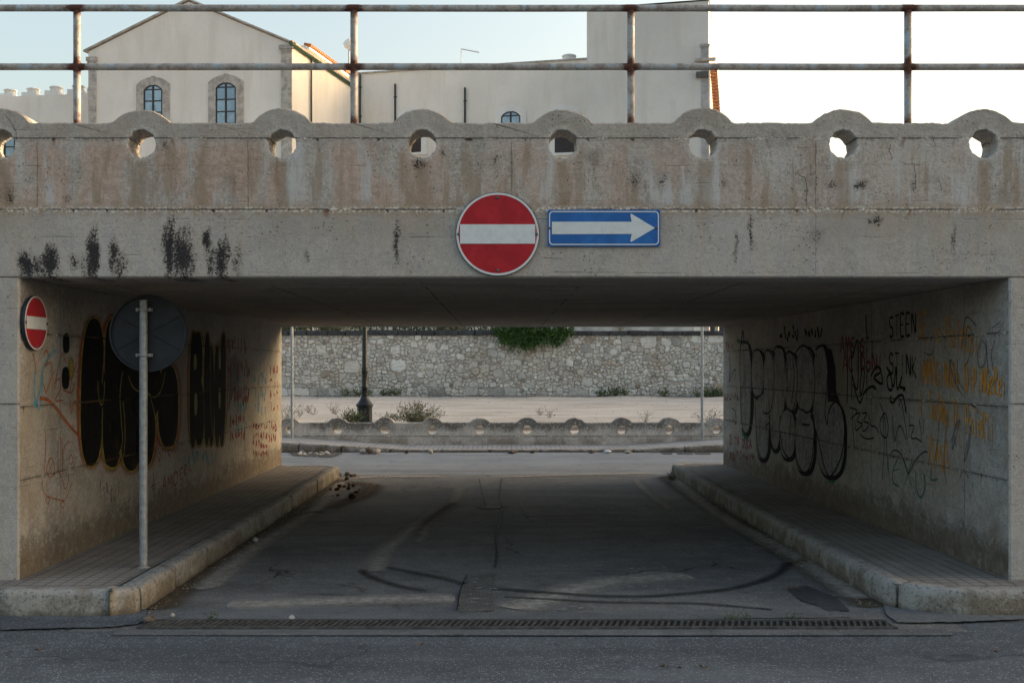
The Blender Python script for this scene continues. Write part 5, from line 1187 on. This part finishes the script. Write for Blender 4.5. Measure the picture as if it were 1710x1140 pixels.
# side wall to the right, receding
sA, sB = gB, (-9.2, 68.8); sf = Fr(sA, sB)
fbox(mb, sf, .01, sf.L, Z0, ze-.02, -.3, 0)
mb.build('wall', M_st, gb)
# roof slopes
mb = MB(); e0 = gf.p(-.25, ze-.03, .12); e1 = gf.p(gf.L+.25, ze-.03, .12); ap = gf.p(tap, zap+.07, .12); bk = side_dir*9.2
for a_, b_ in ((e0, ap), (ap, e1)): mb.add([a_, b_, b_+bk, a_+bk, a_+Vector((0, 0, .1)), b_+Vector((0, 0, .1)), b_+bk+Vector((0, 0, .1)), a_+bk+Vector((0, 0, .1))], [(0, 1, 2, 3), (4, 5, 6, 7), (0, 1, 5, 4), (1, 2, 6, 5), (2, 3, 7, 6), (3, 0, 4, 7)])
mb.build('roof', M_quoin, gb)
mb = MB(); pgA = sf.p(-.35, ze-.02, .12); pgB = sf.p(sf.L-.1, ze-.02, .12); mb.tube([pgA, pgB], .11, 8); mb.build('gutter', M_copper, gb)
tdp = sf.tz(517, 150)[0]; mb = MB(); mb.tube([sf.p(tdp, ze-.1, .1), sf.p(tdp, Z0, .1)], .055, 8); mb.build('downpipe', M_dpipe, gb)
mb = MB(); rtiles(mb, sf.p(-.3, ze+.1, -.05), sf.p(sf.L, ze+.1, -.05), sf.o*1.0, 30, .09, .2); mb.build('tile_edge', M_tile_r, gb)
for w_ in wins: window(gb, gf, w_[0], w_[1], w_[2], w_[3], w_[4], .42)
quoins(gb, gf, 0.02, .46, Z0, ze-.55); tq = gf.tz(470, 100)[0]; quoins(gb, gf, tq, gf.L+.03, Z0, ze-.25)
# recessed long wing
rA, rB = (-8.95, 69.5), (5.04, 66.2); rf = Fr(rA, rB); zr = 1.69+18.27
wg = tag(empty('recessed_wing', (-2, 68, Z0)), 'plain cream wing set back between the gabled building and the tall tower block', 'building')
mb = MB(); fpoly(mb, rf, [(-.6, Z0), (rf.L+.4, Z0), (rf.L+.4, zr), (-.6, zr)], -.4, 0); mb.build('wall', M_st2, wg)
mb = MB(); fbox(mb, rf, -.6, rf.L+.3, zr, zr+.09, -.5, .09); mb.build('cornice', M_quoin, wg)
mb = MB(); fbox(mb, rf, -.6, rf.L+.3, zr-.6, zr-.5, -8, -.4); mb.build('roof', M_quoin, wg)
for pc, zt_, lv in ((853, 186, False), (943, 184, True), (688, 190, True)):
    tc, zt1 = rf.tz(pc, zt_); zb1 = rf.tz(pc, 254)[1]; window(wg, rf, tc, 16.5*67.5/F, zb1, zt1, .32, .36, lv, M_st3)
for pc, y0_, mt in ((660.5, 141, M_dpipe), (777, 147, M_dpipe), (602, 125, M_dpipe)):
    tc, z_ = rf.tz(pc, y0_); mb = MB(); mb.tube([rf.p(tc, z_, .09), rf.p(tc, Z0, .09)], .058, 8)
    for zz_ in (z_-.8, z_-2.6, z_-4.4): fbox(mb, rf, tc-.09, tc+.09, zz_-.03, zz_+.03, 0, .1)
    mb.build('downpipe', mt, wg)
# tall tower block
tA, tB = (4.72, 62.0), (11.2, 60.5); tf = Fr(tA, tB); zt_ = 1.69+19.88
tb = tag(empty('tower_block', (8, 61, Z0)), 'tall flat grey beige block above the bridge with stone corner on its right edge', 'building')
mb = MB(); A = tf.p(0, 0); B = tf.p(tf.L, 0); Cc = B+side_dir*13; D = A+side_dir*13
mb.prism([(A.x, A.y), (B.x, B.y), (Cc.x, Cc.y), (D.x, D.y)], Z0, zt_); mb.build('wall', stucco('grey_beige_stucco', (.63, .62, .60)), tb)
mb = MB(); fbox(mb, tf, -.04, tf.L+.04, zt_+.003, zt_+.07, -13, .04); mb.build('roof_edge', M_dpipe, tb)
q0 = tf.tz(1171, 100)[0]; zq1 = tf.tz(1175, 76)[1]; mb = MB(); fbox(mb, tf, q0, tf.L+.03, Z0, zq1-.1, .0, .035); fbox(mb, tf, q0-.05, tf.L+.08, zq1-.1, zq1+.05, 0, .1); mb.build('corner_stones', plain('grey_limestone', (.40, .405, .41), .9, 0, .15, 3, .3), tb)
q1 = tf.tz(1161, 100)[0]; za_ = tf.tz(1175, 99)[1]; mb = MB(); fbox(mb, tf, q1, tf.L+.4, za_-.15, za_, 0, .25); mb.build('stone_ledge', M_quoin, tb)
zb_ = tf.tz(1175, 121)[1]; mb = MB(); fbox(mb, tf, q1+.05, tf.L+.02, zb_-.3, zb_, .036, .2); mb.build('stone_ledge', plain('dark_stone', (.12, .115, .11), .9), tb)
# sunlit tiled verge on the tower's right flank
mb = MB(); p0 = P(1188, 112, 60.9); p1 = P(1193, 190, 60.9)
rr = 0
for i in range(16):
    p = p0.lerp(p1, i/15); mb.tube([p+Vector((-.05, .0, 0)), p+Vector((.30, .06, -.02))], .10, 8)
mb.build('tile_verge', M_tile_r, tb)
mb = MB(); mb.box(p0.x-.18, p0.x-.06, 60.85, 61.6, 3, p0.z); mb.build('verge_wall', M_st3, tb)
# left wing with domed vents
lA, lB = (-36, 64.6), (-22.6, 64.2); lf_ = Fr(lA, lB)
lwg = tag(empty('left_wing', (-28, 64.4, Z0)), 'low grey stucco wing left of the gable, lined with round roof vents', 'building')
def lz_(px): return lf_.tz(px, 162-(px/150.)*6)
mb = MB(); t0, z0_ = lz_(0); t1, z1_ = lz_(150); sl_ = (z1_-z0_)/(t1-t0)
fpoly(mb, lf_, [(0, Z0), (lf_.L, Z0), (lf_.L, z0_+sl_*(lf_.L-t0)), (0, z0_-sl_*t0)], -.4, 0); mb.build('wall', M_st, lwg)
for k, (px, py) in enumerate(((-28, 166), (10, 162), (48.5, 160), (87, 157), (125, 155), (158, 152.5))):
    t_, z_ = lf_.tz(px, py); mb = MB(); fbox(mb, lf_, t_-.48, t_+.36, z_-.1, z_+.22, -.9, -.06); c_ = lf_.p(t_+.02, z_+.22, -.5)
    o = mb.build('roof_vent', M_st3, lwg); m2 = MB(); m2.lathe(c_, [(.34, 0), (.33, .2), (.38, .22), (.38, .27), (.30, .31)], 16); m2.build('vent_cap', M_st3, o)
tw_, zw_ = lf_.tz(2, 215); window(lwg, lf_, lf_.tz(8, 215)[0], .62, lf_.tz(5, 262)[1], lf_.tz(5, 205)[1], .3, .35)
# taller block behind with sunlit tile cornice
bA, bB = (-13.9, 79.3), (-12.0, 87.4); bf = Fr(bA, bB); zbk = 1.69+22.9
bb = tag(empty('rear_block', (-17, 83, Z0)), 'rear block with sunlit orange tiled eaves seen just right of the gable', 'building')
mb = MB(); a, b = bf.p(0, 0), bf.p(bf.L, 0); mb.prism([(a.x-.0, a.y), (b.x, b.y), (b.x-3.5, b.y+.8), (a.x-3.5, a.y+.8)], Z0, zbk); mb.build('wall', M_st3, bb)
for k_, (dz_, oo) in enumerate(((.1, .22), (-.75, .30))):
    mb = MB(); rtiles(mb, bf.p(-.1, zbk+dz_, -.15), bf.p(bf.L, zbk+dz_, -.15), bf.o+Vector((0, 0, -.25)), 26, .12, .55); mb.build('tile_eaves', M_tile_r, bb)
mb = MB(); fbox(mb, bf, -.1, bf.L+.1, zbk-.3, zbk-.18, 0, .3); mb.build('cornice', M_st3, bb)
# right-hand terrace building, roof just below the parapet line
rt = tag(empty('right_building', (30, 52, Z0)), 'pale tiled-roof building on the right, glimpsed only through a parapet hole, with an added unseen wing that blocks the sun', 'building')
mb = MB(); mb.box(20.5, 62, 44, 58, Z0, 10.4); mb.box(42, 62, 12, 43.99, -.3, 10.3); mb.build('wall', M_st3, rt)  # second box is an unseen wing, added to shade the lot and far road
mb = MB(); mb.add([(20.2, 43.7, 10.41), (62.3, 43.7, 10.41), (62.3, 58.3, 10.41), (20.2, 58.3, 10.41), (24, 51, 11.9), (62.3, 51, 11.9)], [(0, 1, 5, 4), (3, 4, 5, 2), (0, 4, 3), (1, 2, 5)]); mb.build('roof', M_tile_r, rt)
for k in range(8):
    wf = Fr((20.5, 43.98), (41, 43.98)); window(rt, wf, 1.5+k*2.5, .5, 6.4, 8.6, .3, .25)
WORLD[0] = False
# roof chimney cap, antenna, dish
cv = P(951, 104, 67.2); ch = tag(empty('chimney', (cv.x, 67.6, zr+.08)), 'squat round-capped roof chimney beside the tower block', 'chimney')
mb = MB(); mb.box(-.62, .5, -.4, .4, -.05, .22); mb.build('base', M_st3, ch); mb = MB(); mb.lathe((0, 0, .22), [(.42, 0), (.40, .22), (.45, .25), (.43, .31), (.3, .36)], 16); mb.build('cap', M_st3, ch)
an = P(770, 104, 68.0); t = tag(empty('antenna', (an.x, 68.3, zr-.5)), 'thin television antenna on the recessed wing roof', 'antenna')
M_ant = plain('antenna_metal', (.3, .31, .33), .5, .4)
zt0 = EYE+(VY-82)*68.3/F-(zr-.5); mb = MB(); mb.tube([(0, 0, 0), (0, 0, zt0)], .022, 6); mb.build('mast', M_ant, t)
mb = MB(); mb.tube([(0, 0, zt0), (1.1, 0, zt0-.22)], .022, 6)
for k in range(7): q = .1+k*.15; mb.tube([(q, -.3, zt0-.2*q), (q, .3, zt0-.2*q)], .010, 5)
mb.build('boom', M_ant, t)
dp = P(583, 105, 72.0); t = tag(empty('satellite_dish', (dp.x, 72, dp.z-.3)), 'white satellite dish on a roof mast beside the railing post', 'satellite dish')
zz0 = EYE+(VY-82)*72/F-(dp.z-.3); mb = MB(); mb.tube([(0, 0, 0), (0, 0, zz0+.2)], .05, 8); mb.build('mast', M_ant, t)
mb = MB(); mb.lathe((.0, 0, zz0+.3), [(.12, -.35), (.28, -.2), (.38, .0), (.40, .12), (.38, .14), (.05, .1)], 20, 'x'); o = mb.build('dish', M_st3, t)
# ---------- terrace details under the bridge soffit: white wall, dark posts, parked tables
WORLD[0] = False
ww = tag(empty('white_wall', (4.9, 41.8, 3.0)), 'long low white wall on the terrace above the right half of the stone wall', 'wall')
mb = MB(); mb.box(-2.2, 2.3, 0, .2, 0, .75, bev=.01); mb.box(-2.25, 2.35, -.03, .23, .755, .80, bev=.01); mb.build('wall_panel', plain('dirty_whitewash', (.50, .49, .46), .9, 0, .2, 2.5, .4, c2=(.28, .28, .28)), ww)
fe = tag(empty('terrace_railing', (-1.9, 42.5, 3.0)), 'dark metal railing with thin posts on the terrace left of the hanging bush', 'railing')
mb = MB(); mb.box(-3.2, 3.0, -.02, .02, .78, .84); mb.box(-3.2, 3.0, -.02, .02, .08, .13); mb.build('rail', M_dpipe, fe)
x = -3.1
while x < 3.0:
    mb = MB(); mb.box(x-.02, x+.02, -.019, .019, 0, .78); mb.build('post', M_dpipe, fe); x += .22
for k, px in enumerate((1189, 1196, 1205)):
    q = P(px, 548, 42.5); t = tag(empty('gate_post', (q.x, 42.5, 3.0)), 'dark upright post on the terrace at the far right end of the stone wall', 'post', 'dark posts on the terrace at the right end')
    mb = MB(); mb.box(-.07, .07, -.07, .07, 0, .9, bev=.01); mb.build('shaft', (M_wframe, M_quoin, M_wframe)[k], t); mb = MB(); mb.box(-.09, .09, -.09, .09, .9, .96, bev=.01); mb.build('cap', M_quoin, t)

# ------------------------------------------------------------------ loose stones and litter
M_brick = plain('broken_brick', (.085, .036, .024), .95, 0, .3, 30, .5); M_rock = plain('white_stone', (.5, .48, .45), .95, 0, .2, 20, .5); M_rockd = plain('brown_stone', (.17, .14, .11), .95, 0, .3, 20, .5)
def chunk(name, px, py, r, mat, label, cat, group=None, flat=.75, zb=0.0):
    x, y = G(px, py, zb); bm = bmesh.new(); bmesh.ops.create_icosphere(bm, subdivisions=2, radius=r); sd_ = random.uniform(0, 99)
    q = [random.uniform(.75, 1.3), random.uniform(.75, 1.2), flat*random.uniform(.8, 1.1)]
    for v in bm.verts:
        n_ = v.co.normalized(); k = 1+.35*mnoise.noise(n_*1.6+Vector((sd_, 0, 0)))+.12*mnoise.noise(n_*5+Vector((sd_, 0, 0))); v.co = Vector((v.co.x*q[0]*k, v.co.y*q[1]*k, v.co.z*q[2]*k))
    mz = min(v.co.z for v in bm.verts)
    for v in bm.verts: v.co.z -= mz*.92
    mb = MB(); mb.bm(bm); o = mb.build(name, mat, loc=(x, y, zb+.004)); o.rotation_euler.z = random.uniform(0, 6); return tag(o, label, cat, group)
random.seed(4)
GB = 'broken brick pieces on the road by the left kerb'
chunk('brick_chunk', 588, 833, .062, M_brick, 'largest of the broken brick chunks on the road by the left kerb', 'brick chunk')
for px, py, r in ((579, 801, .03), (552, 819, .025), (563, 820, .032), (567, 815, .033), (575, 814, .026), (583, 812, .028), (590, 813, .03), (582, 818, .034), (595, 824, .03), (600, 819, .016), (555, 829, .015), (564, 829, .024)):
    chunk('brick_chunk', px, py, r, M_brick, 'small dark red brick chunk on the road by the left kerb', 'brick chunk', GB)
for px, py, r in ((566, 796, .05), (580, 795, .05), (592, 796, .035), (588, 797, .04)):
    chunk('stone', px, py, r, M_rockd, 'brown stone lying at the far tip of the left kerb', 'stone', 'brown stones at the far tip of the left kerb')
chunk('stone', 546, 819, .02, M_rock, 'small white fragment beside the brick chunks', 'stone')
for px, py in ((489, 753), (496, 753), (502, 756), (507, 757), (516, 757), (520, 755), (536, 756), (540, 757), (545, 756), (548, 758), (538, 759), (509, 760), (500, 759), (528, 758), (534, 761), (505, 754)):
    chunk('rubble_piece', px, py+1, random.uniform(.025, .05), M_rock, 'pale rubble piece on the dark patch against the far left kerb', 'stone', 'pale rubble at the far left kerb', .5)
chunk('rubble_piece', 561, 754, .06, M_rock, 'rounded white stone alone at the right end of the far rubble', 'stone')
for px in (607, 617, 628): chunk('stone', px, 757.5, .09, M_rockd if px == 617 else M_peb, {607: 'pale block leftmost of three lying by the far kerb', 617: 'dark block in the middle of three by the far kerb', 628: 'pale block rightmost of three lying by the far kerb'}[px], 'stone', flat=.7)
chunk('stone', 679, 757.5, .05, M_rockd, 'brown stone by the far kerb, first right of the three blocks', 'stone'); chunk('stone', 719, 757.5, .05, M_peb, 'tan stone by the far kerb, second right of the three blocks', 'stone')
chunk('stone', 855, 757, .09, M_rockd, 'dark stone by the middle of the far kerb', 'stone', flat=.5); chunk('stone', 889, 756.8, .06, M_black, 'black lump by the far kerb just right of the middle', 'stone', flat=.5)
chunk('stone', 988, 756.8, .06, M_rockd, 'grey stone by the far kerb left of the white scrap', 'stone', flat=.6); chunk('litter', 1015, 756.6, .09, M_white, 'white crumpled scrap by the far kerb on the right', 'litter', flat=.4); chunk('stone', 1048, 756.8, .06, M_peb, 'pale stone by the far kerb right of the white scrap', 'stone', flat=.6)
chunk('stone', 249, 1040, .042, M_rockd, 'brown stone at the left end of the drain grate', 'stone', flat=.6); chunk('stone', 487, 1035+0, .018, M_rock, 'tiny white chip near the drain grate', 'stone')
bpy.data.objects.remove(bpy.data.objects['stone.010'], do_unlink=True) if False else None
chunk('stone', 487, 1031, .012, M_rock, 'tiny pale chip beside the concrete apron', 'stone')
chunk('stone', 427, 905, .03, M_rock, 'small white stone in the left gutter of the underpass', 'stone'); chunk('stone', 288, 1031, .02, M_rock, 'small white stone just right of the left drain end', 'stone')
def twig(px, py, px2, py2, label, r=.006):
    a = gp(px, py, .02); b = gp(px2, py2, .02); m_ = ((a[0]+b[0])/2, (a[1]+b[1])/2+.02, .035); mb = MB(); mb.tube(smooth([a, m_, b], 5), r, 5); o = mb.build('twig', M_wood); tag(o, label, 'twig')
twig(500, 862, 540, 857, 'long dry twig on the road near the left kerb', .008); twig(1313, 985, 1336, 988, 'dark twig on the road beside the dark patch'); twig(1328, 942, 1348, 940, 'curled dry leaf stalk near the right kerb', .01)
for px, py in ((1105, 1113), (1130, 1118), (1175, 1118), (1667, 1090), (66, 1087), (1110, 1116), (700, 1078)):
    a = gp(px, py, .004); mb = MB(); 
    for k in range(3): leaf(mb, Vector((0, 0, .006)), Vector((random.uniform(-1, 1), random.uniform(-.6, .6), .15)), .035, .018)
    tag(mb.build('dead_leaf', M_wood, loc=a, fix=False), 'small dead leaf lying on the near asphalt', 'dead leaf', 'dead leaves on the near asphalt')
x, y = G(355, 1038); weed('grate_weed', (x, y, .01), .05, 8, .05, 'tiny green weed sprouting from the drain grate on the left', 'weed', (M_lf, M_lf), 6, .02, stem=.0015)
for px in (1215, 1228, 1245, 1322):
    x, y = G(px, 1034); weed('grate_weed', (x, y, .01), .016, 5, .03, 'low green sprout along the right half of the drain grate', 'weed', (M_lf, M_lf), 6, .018, group='green sprouts along the right half of the grate', stem=.0015)
x, y = G(1118, 800); weed('kerb_weed', (x, y-.1, .0), .16, 10, .1, 'dry weed at the far tip of the right kerb', 'weed', (M_dry, M_dry), 5, .04)
# gravel washed against the kerbs
mb = MB(); random.seed(66)
for k in range(900):
    if random.random() < .5: t_ = random.random(); y = 7.5+t_*9; x = -2.47+abs(random.gauss(0, .07))+.01
    else: t_ = random.random(); y = 7.9+t_**1.5*9; x = 2.69-abs(random.gauss(0, .10))-.01
    r = random.uniform(.003, .010); s_ = [Vector((random.uniform(-1, 1), random.uniform(-1, 1), random.uniform(0, 1))).normalized()*r for _ in range(4)]
    c_ = Vector((x, y, .008)); mb.add([c_+s_[0], c_+s_[1], c_+s_[2], c_+Vector((0, 0, r))], [(0, 1, 3), (1, 2, 3), (2, 0, 3), (0, 1, 2)])
for k in range(420):
    if k < 260: px = random.gauss(592, 32); py = 797+random.uniform(-5, 22)*(1-abs(px-592)/120)
    else: px = random.uniform(480, 640); py = random.uniform(757, 764)
    if px < 562 and py > 766: continue
    x, y = G(px, py); r = random.uniform(.006, .018); s_ = [Vector((random.uniform(-1, 1), random.uniform(-1, 1), random.uniform(0, .6))).normalized()*r for _ in range(4)]
    c_ = Vector((x, y, .010)); mb.add([c_+s_[0], c_+s_[1], c_+s_[2], c_+Vector((0, 0, r))], [(0, 1, 3), (1, 2, 3), (2, 0, 3), (0, 1, 2)])
tag(mb.build('gutter_gravel', M_peb), 'fine gravel washed against both underpass kerbs', 'gravel', kind='stuff')
bpy.data.objects.remove(rl2)
# ---- labels: where nothing but place tells repeats apart, count them from the left
ORD = 'first second third fourth fifth sixth seventh eighth ninth tenth eleventh twelfth thirteenth fourteenth fifteenth sixteenth'.split()
for grp, txt in (('weeds at the stone wall foot on the right', '{} from left of the weed clumps at the right stone wall foot'), ('weeds at the stone wall foot left of centre', '{} from left of the weed clumps at the left stone wall foot'),
                 ('dry tufts scattered on the sandy lot', '{} from left of the dry tufts on the sandy lot'), ('broken brick pieces on the road by the left kerb', '{} from left of the small red brick chunks on the road'),
                 ('pale rubble at the far left kerb', '{} from left of the pale rubble pieces at the far left kerb'), ('dead leaves on the near asphalt', '{} from left of the dead leaves on the near asphalt'),
                 ('low shrubs on the terrace edge above the stone wall', '{} from left of the low shrubs above the stone wall coping'), ('green sprouts along the right half of the grate', '{} from left of the sprouts along the right grate half'),
                 ('brown stones at the far tip of the left kerb', '{} from left of the brown stones at the left kerb far tip'), ('dark posts on the terrace at the right end', '{} from left of the dark posts above the right wall end')):
    L = sorted([o for o in bpy.data.objects if o.get('group') == grp and not o.parent], key=lambda o: o.location.x/max(o.location.y, .1))
    for i, o in enumerate(L): o['label'] = txt.format(ORD[i])
# ---- final tidy
for o in list(bpy.data.objects):
    if o.get('kind') == 'structure' and 'category' in o: del o['category']
